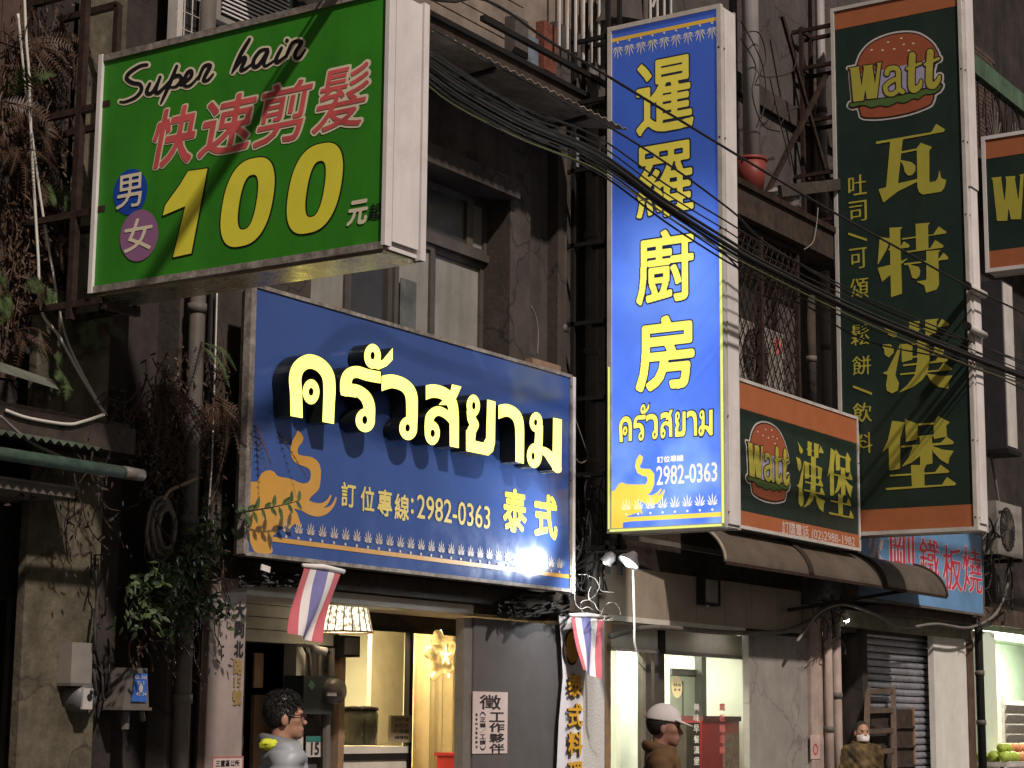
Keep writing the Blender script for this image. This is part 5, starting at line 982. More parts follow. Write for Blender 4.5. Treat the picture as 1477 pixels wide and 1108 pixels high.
(ua, va), (ub, vb) = pk.uv(1169, 1095), pk.uv(1182, 1060); part('sheet', MB().prism([(ua, va), (ub, va), (ub, vb), (ua, vb)], pk, .001, .006), mat('label_pink', (.45, .33, .29), .7), ex); o = MB(); u_, v_ = pk.uv(1175.5, 1081)
for k in range(16): a, b = 2*math.pi*k/16, 2*math.pi*(k+1)/16; o.add([pk.xyz(u_+r*math.cos(t), v_+r*math.sin(t), .008) for r, t in ((.045, a), (.07, a), (.07, b), (.045, b))], [(0, 1, 2, 3)])
part('ring', o, mat('label_red', (.40, .07, .06), .6), ex)

# ---- pendant lamp and star lamp
pq = W(497, 912, .48); pd = thing('pendant_lamp', 'glowing rattan pendant lamp in front of the restaurant', 'lamp', pq); h_ = W(497, 868, .48)[2]-pq[2]; r1 = W(527, 910, .48)[0]-W(497, 910, .48)[0]; r1 *= .82; r0 = r1*.76
sh_ = MB()
for k in range(40):
    a0_, a1_ = 2*math.pi*k/40, 2*math.pi*(k+.93)/40
    sh_.add([(pq[0]+r*math.cos(t), pq[1]+r*math.sin(t), pq[2]+z) for r, z, t in ((r1, 0, a0_), (r1, 0, a1_), (r0, h_, a1_), (r0, h_, a0_))], [(0, 1, 2, 3)])
def lampskin():
    m = bpy.data.materials.new('rattan_skin'); m.use_nodes = True; N, L = m.node_tree.nodes, m.node_tree.links; b = N['Principled BSDF']; b.inputs['Base Color'].default_value = (.7, .55, .35, 1); b.inputs['Roughness'].default_value = .7
    g = N.new('ShaderNodeNewGeometry'); t = N.new('ShaderNodeTexNoise'); t.inputs['Scale'].default_value = 30; L.new(g.outputs['Position'], t.inputs['Vector']); r = N.new('ShaderNodeMapRange'); r.inputs[1].default_value = .42; r.inputs[2].default_value = .62; r.inputs[3].default_value = .5/EX; r.inputs[4].default_value = 2.6/EX; L.new(t.outputs[0], r.inputs[0]); L.new(r.outputs[0], b.inputs['Emission Strength']); b.inputs['Emission Color'].default_value = (1, .88, .62, 1); return m
part('shade', sh_, lampskin(), pd)
rb = MB()
for z in (0, 1): rr = r1+(r0-r1)*z; rb.tube([(pq[0]+rr*1.02*math.cos(t), pq[1]+rr*1.02*math.sin(t), pq[2]+h_*z) for t in np.linspace(0, 2*math.pi, 25)], .008, 5)
for k in range(20): t = 2*math.pi*k/20; rb.tube([(pq[0]+r1*1.02*math.cos(t), pq[1]+r1*1.02*math.sin(t), pq[2]), (pq[0]+r0*1.02*math.cos(t), pq[1]+r0*1.02*math.sin(t), pq[2]+h_)], .006, 4)
part('ribs', rb, M['wood'], pd); part('bulb', MB().blob((pq[0], pq[1], pq[2]+h_*.6), .06, 12, 8), glow('bulb_warm', (1, .9, .7), 30), pd); part('cord', MB().tube([(pq[0], pq[1], pq[2]+h_*.6), (pq[0], pq[1], 2.6)], .008, 5), M['cable'], pd)
sq = W(635, 946, RY-.05); st_ = thing('star_lamp', 'glowing yellow star shaped lamp hanging before the cream curtain', 'lamp', sq)
rs_ = W(660, 946, RY-.05)[0]-sq[0]; rs_ *= .85; sm_ = MB(); starm = bpy.data.materials.new('star_paper'); starm.use_nodes = True; _b = starm.node_tree.nodes['Principled BSDF']; _b.inputs['Base Color'].default_value = (.8, .5, .2, 1); _b.inputs['Emission Color'].default_value = (1, .66, .20, 1)
_n = starm.node_tree.nodes; _l = starm.node_tree.links; _t = _n.new('ShaderNodeTexNoise'); _t.inputs['Scale'].default_value = 14; _g = _n.new('ShaderNodeNewGeometry'); _l.new(_g.outputs['Position'], _t.inputs['Vector']); _m = _n.new('ShaderNodeMapRange'); _m.inputs[1].default_value = .4; _m.inputs[2].default_value = .6; _m.inputs[3].default_value = .3/EX; _m.inputs[4].default_value = 1.25/EX; _l.new(_t.outputs[0], _m.inputs[0]); _l.new(_m.outputs[0], _b.inputs['Emission Strength'])
for k in range(5):
    a0_ = math.pi/2+2*math.pi*k/5; tip = sq+rs_*np.array([math.cos(a0_), 0, math.sin(a0_)*1.0]); l = sq+rs_*.46*np.array([math.cos(a0_-.63), 0, math.sin(a0_-.63)]); r_ = sq+rs_*.46*np.array([math.cos(a0_+.63), 0, math.sin(a0_+.63)]); c = sq+np.array([0, -.07, 0]); cb_ = sq+np.array([0, .05, 0])
    ca_, sa_ = math.cos(a0_), math.sin(a0_); sm_ = MB().blob((0, 0, 0), (rs_*.5, .07, rs_*.34), 14, 9); pv = []
    for x, y, z in sm_.v: f_ = 1-.35*max(0, x)/(rs_*.5); z *= f_; z += .25*rs_*math.sin(x/rs_*2.2); pv.append(tuple(sq+np.array([(x+rs_*.5)*ca_-z*sa_, y, (x+rs_*.5)*sa_+z*ca_])))
    sm_.v = pv; pt2 = part('petal', sm_, starm, st_, smooth=True)
    mid = sq+rs_*.45*np.array([math.cos(a0_), -.05, math.sin(a0_)]); part('ridge', MB().tube([c, mid+np.array([0, -.05, 0]), tip], .012, 5), glow('star_bright', (1, .9, .55), 1.6), pt2)
part('cord', MB().tube([sq+np.array([0, 0, rs_]), (sq[0], sq[1], 2.45)], .004, 5), M['cable'], st_)
# ---- restaurant window things
jl = ['left of two tall glass jars on the restaurant counter', 'right of two tall glass jars on the restaurant counter']
for k, px in enumerate((506, 527)):
    q = W(px, 1075, RY+.15); t = thing('glass_jar', jl[k], 'jar', q, 'jars on the counter'); hh_ = W(px, 1020, RY+.15)[2]-q[2]
    part('jar', MB().lathe([(0, 0), (.11, 0), (.115, hh_*.8), (.09, hh_*.92)], q, 16), mat('jar_glass', (.20, .18, .12), .2, var=.3, scale=8), t, smooth=True); part('lid', MB().lathe([(.10, hh_*.9), (.115, hh_*.92), (.11, hh_), (.03, hh_*1.03), (0, hh_*1.03)], q, 16), M['darkwood'], t, smooth=True)
pw_ = Plane('Y', RY); me_ = plate('menu_note', 'brown handwritten note on the restaurant window', 'note', pw_, 560, 1032, 590, 1071, mat('brown_paper', (.24, .19, .12), .8, var=.1), h=.03)
o = MB()
for r, s_ in enumerate(('今日特餐', '泰式奶茶', '打拋豬', '綠咖哩')): glyph(o, pw_, s_, 575, 1038+r*8.5, 22-3*(r % 2), 5.5, .2, 22, .034)
part('lettering', o, M['black'], me_)
spk = thing('speaker', 'black box speaker hanging in the corner of the restaurant window', 'speaker', W(505, 950, RY-.1)); a, b = W(492, 947, RY-.12), W(517, 918, RY-.12)
part('case', MB().box(a[0], b[0], RY-.14, RY+.1, a[2], b[2]), M['black'], spk); part('bracket', MB().bar((a[0]+.05, RY-.02, b[2]), (a[0]+.05, RY-.02, 2.5), .03), M['black'], spk); part('grille', MB().box(a[0]+.02, b[0]-.02, RY-.148, RY-.14, a[2]+.02, b[2]-.02), M['greypanel'], spk)
cr = thing('plastic_crate', 'red plastic crate beside the grey panel in the restaurant', 'crate', W(668, 1108, .75)); a, b = W(655, 1120, .7), W(690, 1090, .7)
part('body', MB().box(a[0], b[0], .62, .9, a[2]-.2, b[2]), M['red'], cr); part('rim', MB().box(a[0]-.015, b[0]+.015, .60, .92, b[2], b[2]+.03), M['red'], cr)
for k in range(2): q = W(659+k*9, 1090, .75); single('bottle', MB().lathe([(0, .03), (.045, .03), (.045, .20), (.018, .28), (.018, .36), (0, .36)], (q[0], .72+.05*k, b[2]), 12), mat('bottle_green', (.02, .06, .035), .2), ['green bottle at the left of the red crate', 'green bottle at the right of the red crate'][k], 'bottle', 'bottles on the crate', smooth=True)
# ---- burger shop interior
ps = Plane('Y', SY+.015); os_ = thing('oval_sticker', 'pale yellow oval sticker on the shop window', 'sticker', ps.xyz(*ps.uv(976, 1007), 0)); o = MB(); shape(o, lambda X, Y: sd_poly(X, Y, ell(976, 991, 7.5, 16, .1)), (965, 970, 990, 1012), .6, ps.uv, .004, ps); part('sheet', o, glow('sticker_painted_glow', (.78, .66, .34), .35), os_)  # emission put into the sticker colour so that it looks lit
o = MB(); glyph(o, ps, '歡迎光臨', 976, 988, 10, 4, .2, 16, .008); glyph(o, ps, '推一推', 976, 995, 9, 4, .2, 16, .008); part('lettering', o, M['black'], os_)
vm = thing('drinks_cooler', 'red drinks cooler inside the burger shop', 'cooler', W(1040, 1108, 1.2)); a, b = W(1012, 1040, 1.2), W(1066, 1040, 1.2)
part('cabinet', MB().box(a[0], b[0], 1.2, 1.8, .12, a[2]), mat('cooler_red', (.26, .02, .025), .35, var=.1), vm); part('top', MB().box(a[0], b[0]+.02, 1.18, 1.8, a[2], a[2]+.06), mat('cooler_dark', (.08, .02, .02), .4), vm)
part('side_panel', MB().box(a[0]-.35, a[0]-.01, 1.22, 1.8, .12, a[2]-.02), M['darkwood'], vm); part('door', MB().box(b[0]-.45, b[0]-.06, 1.18, 1.2, .3, a[2]-.15), mat('cooler_glass', (.22, .12, .10), .15, var=.4, scale=12), vm)
cb2 = thing('cabinet', 'pale cupboard inside the burger shop', 'cupboard', W(985, 1108, 1.6)); a, b = W(966, 970, 1.6), W(1002, 970, 1.6)
part('body', MB().box(a[0], b[0], 1.6, 2.0, .12, a[2]), mat('pale_green_cupboard', (.50, .53, .44), .5, var=.06), cb2); part('door_edge', MB().box((a[0]+b[0])/2-.01, (a[0]+b[0])/2+.01, 1.59, 1.6, .3, a[2]-.1).box(a[0], b[0]+.05, 1.57, 1.6, a[2]-.03, a[2]+.05), M['greypanel'], cb2); part('post', MB().box(b[0]+.0, b[0]+.12, 1.5, 1.6, .12, 2.6), M['greypanel'], cb2)
pth = Plane('Y', SY+.015); st2 = thing('window_lettering', 'faint red lettering column on the burger shop glass', 'lettering', pth.xyz(*pth.uv(1047, 1100), 0))
for cx, col in ((1041, mat('faint_red', (.40, .10, .09), .6)), (1004, mat('faint_white', (.60, .58, .50), .6))):
    for i, ch in enumerate('美味早餐漢堡' if cx == 1004 else '鐵板麵蛋餅'): o = MB(); glyph(o, pth, ch, cx, 1020+i*15.5, 8, 11, .5, 24, .006); part('character', o, col, st2)
# ---- by the shutter: ladder and boards
ld = thing('ladder', 'wooden ladder leaning on the roller shutter', 'ladder', W(1270, 1108, -.3))
for a, b in ((W(1252, 993, .05), W(1243, 1150, -.45)), (W(1288, 992, .05), W(1291, 1150, -.45))): part('rail', MB().bar(a, b*np.array([1, 1, 0])+np.array([0, 0, .12]), .07, .05), mat('ladder_wood', (.10, .07, .05), .8, var=.3, streak=.3), ld)
a0_, a1_ = W(1252, 993, .05), W(1243, 1150, -.45); b0_, b1_ = W(1288, 992, .05), W(1291, 1150, -.45)
a1_ = np.array([a1_[0], a1_[1], .12]); b1_ = np.array([b1_[0], b1_[1], .12])
for k in range(8): t = .02+k*.13; part('rung', MB().bar(a0_+(a1_-a0_)*t, b0_+(b1_-b0_)*t, .035, .06), mat('ladder_wood', (.10, .07, .05), .8), ld)
bd = thing('wooden_board', 'dark wooden shelf boards leaning behind the ladder', 'board', W(1300, 1108, .0)); a, b = W(1256, 1022, .02), W(1317, 1022, .02)
part('back', MB().box(a[0], b[0]-.04, .02, .06, .12, a[2]), M['darkwood'], bd); part('edge', MB().box(b[0]-.04, b[0], .0, .08, .12, a[2]+.02), M['wood'], bd)
for k in range(6): part('shelf', MB().box(a[0], b[0]-.045, -.02, .018, .3+k*.25, .33+k*.25), M['darkwood'], bd)
# ---- fruit on the stall
stl = thing('fruit_stall', 'fruit stall edge at the bottom right', 'stall', W(1460, 1108, -.2)); a = W(1432, 1108, -.2)
part('table', MB().box(a[0], a[0]+2.4, -.4, .3, 1.02, 1.08), M['offwhite'], stl); part('leg', MB().bar((a[0]+.1, -.3, .12), (a[0]+.1, -.3, 1.02), .05), M['pipe'], stl); part('leg', MB().bar((a[0]+2.3, -.3, .12), (a[0]+2.3, -.3, 1.02), .05), M['pipe'], stl)
fg, fo = mat('guava_green', (.35, .45, .06), .5, var=.2, scale=20), mat('peach_orange', (.62, .26, .12), .6, var=.2, scale=20); n_ = 0
for i in range(13):
    for j in range(3):
        green = i < 4; x = a[0]+.1+i*.17+random.uniform(-.03, .03)+.08*(j % 2); y = -.33+j*.17; rad = random.uniform(.068, .085)
        single('fruit', MB().blob((x, y, 1.08+rad+(0 if j < 2 else .0)), (rad, rad, rad*.92), 10, 7), fg if green else fo, 'round green fruit on the stall at the bottom right' if green else 'round orange fruit on the stall at the bottom right', 'fruit', 'green fruit' if green else 'orange fruit', smooth=True)
for i in range(12):
    green = i < 3; x = a[0]+.19+i*.17+random.uniform(-.03, .03); single('fruit', MB().blob((x, -.24+random.uniform(-.04, .04), 1.08+.20), (.075, .075, .07), 10, 7), fg if green else fo, 'round green fruit on the stall at the bottom right' if green else 'round orange fruit on the stall at the bottom right', 'fruit', 'green fruit' if green else 'orange fruit', smooth=True)
# ---- on the ledge: bucket and scraps
bu = thing('bucket', 'red plastic bucket standing on the ledge by the white pipe', 'bucket', (0, 0, 0)); q = W(1084, 252, -.28); q[2] = 7.62; hb = .40; rb_ = .185
bu.location = tuple(q); OFF[bu.name] = q
part('body', MB().lathe([(0, 0), (rb_*.72, 0), (rb_*.96, hb), (rb_*.9, hb), (rb_*.68, .03)], q, 20), mat('bucket_red', (.19, .035, .026), .5, var=.2, dirt=.25), bu, smooth=True); part('rim', MB().lathe([(rb_*.93, hb-.03), (rb_*1.0, hb-.03), (rb_*1.0, hb+.01), (rb_*.93, hb+.01)], q, 20), mat('bucket_red', (.19, .035, .026), .5), bu, smooth=True)
q = W(1135, 262, -.3); single('plastic_bag', MB().blob((q[0], -.25, 7.72), (.32, .16, .14), 14, 9, .25), mat('cloudy_plastic', (.20, .18, .17), .35, var=.4, scale=9), 'crumpled cloudy plastic bag on the ledge beside the bucket', 'bag', base=np.array([q[0], -.25, 7.6]))
single('plank', MB().bar(W(1125, 276, -.42), W(1212, 266, -.5), .05, .14), M['plaster'], 'grey weathered plank lying across the ledge', 'plank')
gx = thing('junction_box', 'grey cloth covered box on the rail above the blue light box', 'box', W(905, 25, -.3)); a, b = W(884, 26, -.3), W(922, 26, -.3); part('cover', MB().add([(a[0], -.4, a[2]), (b[0], -.4, b[2]-.05), (b[0], -.1, b[2]-.05), (a[0], -.1, a[2]), (a[0]+.15, -.36, a[2]+.55), (b[0]+.05, -.36, a[2]+.55), (b[0]+.05, -.12, a[2]+.55), (a[0]+.15, -.12, a[2]+.55)], [(0, 3, 2, 1), (4, 5, 6, 7), (0, 1, 5, 4), (1, 2, 6, 5), (2, 3, 7, 6), (3, 0, 4, 7)]), M['greyplaster'], gx); part('fringe', MB().box(b[0]-.1, b[0]-.02, -.42, -.405, b[2]-.1, b[2]+.5), M['pipe'], gx)

# ============================================================ PLANTS
def leafmat(n, c): return mat(n, c, .55, var=.45, scale=14, spec=.3)
LG, LD, LB, LF = leafmat('leaf_green', (.055, .085, .025)), leafmat('leaf_dark', (.025, .045, .016)), leafmat('dead_frond', (.060, .034, .020)), leafmat('fern_green', (.050, .075, .026))
def leaf(mb, p, d, nrm, L, w):
    d = d/np.linalg.norm(d); s = np.cross(d, nrm); s /= np.linalg.norm(s)+1e-9; n = np.cross(s, d)
    mb.add([p, p+d*L*.3+s*w*.5+n*w*.12, p+d*L*.7+s*w*.38+n*w*.1, p+d*L, p+d*L*.7-s*w*.38+n*w*.1, p+d*L*.3-s*w*.5+n*w*.12, p+d*L*.5], [(0, 1, 6), (1, 2, 6), (2, 3, 6), (3, 4, 6), (4, 5, 6), (5, 0, 6)])
def rvec(): v = rng.normal(size=3); return v/np.linalg.norm(v)
sb = thing('wall_shrub', 'leafy green shrub growing out of the old house wall', 'shrub', W(255, 905, -.1))
stems = MB(); tips = []
root = W(262, 880, .0)
for k in range(26):
    ex_, ey_ = random.choice([(215, 840), (250, 820), (190, 880), (285, 800), (300, 770), (320, 880), (235, 900), (270, 860), (310, 745), (180, 895), (205, 860)]); ex_ += random.uniform(-22, 22); ey_ += random.uniform(-18, 18)
    e = W(ex_, ey_, -.25-random.uniform(0, .25)); m_ = (root+e)/2+np.array([0, -.06, .05]); pts = smooth([root+rvec()*.05, m_, e], 5); stems.tube(pts, list(np.linspace(.012, .004, len(pts))), 5); tips.append(pts)
part('stem', stems, M['darkwood'], sb, smooth=True)
crown = MB(); crown2 = MB()
for pts in tips:
    for k in range(52):
        i = random.randint(2, len(pts)-1); p = pts[i]+rvec()*.085*random.random()**.4*1.2; d = rvec(); d[2] -= .5; d[1] -= .3
        leaf(crown if random.random() < .45 else crown2, p, d, np.array([0, -1., .5])+rvec()*.6, random.uniform(.05, .085), random.uniform(.025, .04))
part('foliage', crown, LG, sb, kind='stuff'); part('foliage', crown2, LD, sb, kind='stuff')
sg = thing('leafy_sprig', 'leafy twig reaching in front of the gold elephant', 'sprig', W(352, 740, -.4)); ln = smooth([W(338, 742, -.35), W(360, 737, -.45), (W(385, 733, -.5)), W(410, 728, -.52), W(432, 722, -.52)], 6)
part('stem', MB().tube(ln, list(np.linspace(.009, .003, len(ln))), 5), M['darkwood'], sg)
for i in range(2, len(ln)):
    for s in (1, -1):
        if (i+s) % 3 == 0: mb = MB(); leaf(mb, ln[i], np.array([.5, -.1, .75*s])+rvec()*.35, np.array([0, -1., .2]), random.uniform(.085, .13), .048); part('leaf', mb, LG, sg)
def frond(mb, a, b, sag, npin, w):
    m_ = (a+b)/2+np.array([0, -.03, sag]); pts = smooth([a, m_, b], npin//2); mb.tube(pts, list(np.linspace(.006, .002, len(pts))), 4)
    n = len(pts)
    for i in range(1, n-1):
        d = pts[i+1]-pts[i-1]; d /= np.linalg.norm(d); s = np.cross(d, np.array([0, -1., .15])); s /= np.linalg.norm(s); L = w*math.sin(math.pi*min(.96, (i+1.5)/n))**.7
        for q in (1, -1):
            t = pts[i]+(s*q+d*.35+rvec()*.12)*L; h = d*L*.13; mb.add([pts[i]-h, pts[i]+h, t], [(0, 1, 2)])
def fern(label, px, py, Y, n, rad, m, down=.3, w=.07, drop=None):
    t = thing('fern', label, 'fern', W(px, py, Y)); c = W(px, py, Y)
    for k in range(n):
        d = rvec(); d[1] = -abs(d[1])*.6; d[2] = d[2]*(1-down)-down; d /= np.linalg.norm(d); L = rad*random.uniform(.55, 1.1); mb = MB()
        frond(mb, c+rvec()*.04, c+d*L, .12*L, 24, w*random.uniform(.7, 1.1)); part('frond', mb, m if random.random() < .8 else LB, t)
    return t
fern('big green fern frond clump at the left edge', 2, 140, -.1, 7, .42, LF, .2, .09)
fern('small green fern left of the steel frame', 74, 272, .1, 7, .26, LF, .3)
fern('green fern below the steel beam at the left', 58, 418, -.05, 8, .30, LF, .35)
fern('green fern at the left edge under the beam', 8, 432, .0, 6, .30, LF, .2)
fern('dark green fern beneath the corner of the hair sign', 132, 470, -.05, 10, .33, LF, .35)
fern('small fern on the concrete column', 85, 545, -.08, 6, .22, LF, .4)
fern('single pale green fern on the drain pipe', 290, 500, -.1, 4, .42, LF, .6, .05)
for lab, px, py, n, rad in (('brown withered ferns hanging left of the drain pipe', 232, 560, 16, .62), ('brown withered ferns hanging right of the drain pipe', 312, 580, 18, .66), ('long withered fronds beside the blue sign edge', 338, 590, 14, .72), ('dead brown ferns at the top left edge', 22, 70, 12, .5), ('dead brown ferns left of the steel frame top', 60, 60, 12, .45), ('dead fern clump on the old tiles', 18, 215, 12, .42), ('withered fern clump in the middle of the tiles', 52, 185, 10, .4), ('brown fern fringe by the ledge', 25, 480, 10, .36), ('withered fern behind the frame base', 78, 350, 9, .32)):
    fern(lab, px, py, -.12 if px > 150 else .1, n, rad, LB, .72 if px > 150 else .45, .05)
def vines(label, boxes, Y, n, seed, m):
    rr = random.Random(seed); mb = MB()
    for k in range(n):
        x0, y0, x1, y1 = rr.choice(boxes); x, y = rr.uniform(x0, x1), rr.uniform(y0, y1); p = []; a = rr.uniform(.8, 2.2)
        for j in range(6): p.append(W(x, y, Y-rr.uniform(0, .1))); x += math.cos(a)*14; y += math.sin(a)*20; a += rr.uniform(-.7, .7)
        mb.tube(smooth(p, 3), rr.uniform(.003, .007), 4)
        for j in range(8):
            q = p[rr.randint(0, 5)]+np.array([rr.uniform(-.08, .08), rr.uniform(-.05, .0), rr.uniform(-.08, .08)]); leaf(mb, q, rvec()-np.array([0, 0, .8]), np.array([0, -1., .2]), rr.uniform(.03, .07), .02)
    single('dry_vines', mb, m, label, 'vines', kind='stuff')
vines('dry brown vines covering the old tiled wall', [(0, 0, 100, 440)], .22, 150, 1, LB)
vines('dry creeper hanging on the dark wall beside the drain pipe', [(200, 500, 350, 640)], -.0, 90, 2, LB)
vines('thin bare roots over the ledge and green awning', [(60, 560, 250, 720)], -.2, 26, 3, M['darkwood'])
vines('withered creeper around the wall shrub', [(180, 760, 320, 900)], -.05, 40, 4, LB)
wire('bent pale twig on the drain pipe', [(236, 722), (245, 708), (262, 700), (285, 690)], -.15, .014, mat('pale_twig', (.24, .18, .12), .8, var=.2))

# ============================================================ PEOPLE (implicit bodies -> surface nets)
def surfnet(f, lo, hi, res):
    ax = [np.arange(lo[i], hi[i]+res, res) for i in range(3)]; G = np.meshgrid(*ax, indexing='ij'); v = f(*G); ins = v < 0; sh = np.array(v.shape)-1
    acc = np.zeros((*sh, 3)); cnt = np.zeros(sh)
    for d in range(3):
        o = [i for i in range(3) if i != d]
        for a in (0, 1):
            for b in (0, 1):
                s0 = [None]*3; s1 = [None]*3
                for ax_, q in ((o[0], a), (o[1], b)): s0[ax_] = s1[ax_] = slice(q, q+sh[ax_])
                s0[d] = slice(0, sh[d]); s1[d] = slice(1, sh[d]+1); v0, v1 = v[tuple(s0)], v[tuple(s1)]; m_ = (v0 < 0) != (v1 < 0); t = np.where(m_, v0/(v0-v1+1e-12), 0)
                p = np.zeros((*sh, 3)); p[..., d] = t; p[..., o[0]] = a; p[..., o[1]] = b; acc += p*m_[..., None]; cnt += m_
    act = cnt > 0; idx = -np.ones(sh, int); idx[act] = np.arange(act.sum()); I = np.argwhere(act); V_ = (I+acc[act]/cnt[act][:, None])*res+np.array(lo); F_ = []
    for d in range(3):
        e1, e2 = (d+1) % 3, (d+2) % 3; s0 = [slice(1, -1)]*3; s1 = [slice(1, -1)]*3; s0[d] = slice(0, -1); s1[d] = slice(1, None)
        a, b = ins[tuple(s0)], ins[tuple(s1)]
        for q in np.argwhere(a != b):
            c = q+1; c[d] -= 1; u = np.zeros(3, int); u[e1] = 1; w = np.zeros(3, int); w[e2] = 1
            k = [idx[tuple(c-u-w)], idx[tuple(c-w)], idx[tuple(c)], idx[tuple(c-u)]]
            if min(k) < 0: continue
            F_.append(tuple(k) if a[tuple(q)] else tuple(k[::-1]))
    return V_, F_
def E_(c, r): return lambda x, y, z: (np.sqrt(((x-c[0])/r[0])**2+((y-c[1])/r[1])**2+((z-c[2])/r[2])**2)-1)*min(r)
def C_(a, b, ra, rb):
    a, b = np.array(a), np.array(b); e = b-a; n = e@e
    def f(x, y, z):
        t = np.clip(((x-a[0])*e[0]+(y-a[1])*e[1]+(z-a[2])*e[2])/n, 0, 1); return np.sqrt((x-a[0]-t*e[0])**2+(y-a[1]-t*e[1])**2+(z-a[2]-t*e[2])**2)-(ra+(rb-ra)*t)
    return f
def U_(fs, k):
    def f(x, y, z):
        r = None
        for g in fs:
            v = g(x, y, z)
            if r is None: r = v
            else: h = np.clip(.5+.5*(v-r)/k, 0, 1); r = v+(r-v)*h-k*h*(1-h)
        return r
    return f
CRAN = E_((-.012, 0, 1.628), (.098, .077, .098))
HEADF = U_([CRAN, E_((.035, 0, 1.575), (.060, .058, .085)), E_((.045, 0, 1.525), (.045, .045, .035)), E_((.078, 0, 1.505), (.018, .022, .018))], .03)
FEAT = U_([HEADF, C_((.088, 0, 1.606), (.113, 0, 1.572), .008, .012), E_((.084, 0, 1.626), (.014, .048, .010)), E_((.091, 0, 1.540), (.011, .024, .006)), E_((.089, 0, 1.529), (.011, .021, .006)), E_((.109, .011, 1.568), (.01, .008, .008)), E_((.109, -.011, 1.568), (.01, .008, .008)), E_((.05, .045, 1.585), (.03, .02, .025)), E_((.05, -.045, 1.585), (.03, .02, .025))], .012)
EARS = U_([E_((-.008, .080, 1.585), (.020, .010, .032)), E_((-.008, -.080, 1.585), (.020, .010, .032))], .005)
def headf(x, y, z):
    r = np.minimum(FEAT(x, y, z), EARS(x, y, z))
    for s in (1, -1): r = np.maximum(r, -E_((.098, .032*s, 1.606), (.014, .017, .010))(x, y, z)*.9)
    n = C_((-.022, 0, 1.36), (-.012, 0, 1.53), .062, .054)(x, y, z); h = np.clip(.5+.5*(n-r)/.02, 0, 1); return n+(r-n)*h-.02*h*(1-h)
def limbs(arms):
    T = [E_((0, 0, 1.24), (.115, .165, .22)), E_((0, 0, 1.05), (.105, .145, .16)), E_((-.005, 0, .93), (.115, .165, .12)), C_((0, -.15, 1.385), (0, .15, 1.385), .068, .068), C_((-.02, 0, 1.34), (-.015, 0, 1.46), .07, .058)]
    A = []; Hn = []
    for s, (el, wr) in zip((1, -1), arms):
        sh_ = (0, .185*s, 1.375); A += [C_(sh_, el, .056, .044), C_(el, wr, .044, .030)]; Hn.append((np.array(wr), np.array(wr)-np.array(el)))
    Lg = []
    for s in (1, -1): Lg += [C_((0, .085*s, .92), (.015, .09*s, .49), .085, .055), C_((.015, .09*s, .49), (-.01, .095*s, .08), .055, .036), C_((-.03, .095*s, .04), (.15, .105*s, .03), .04, .03)]
    return T, A, Lg, Hn
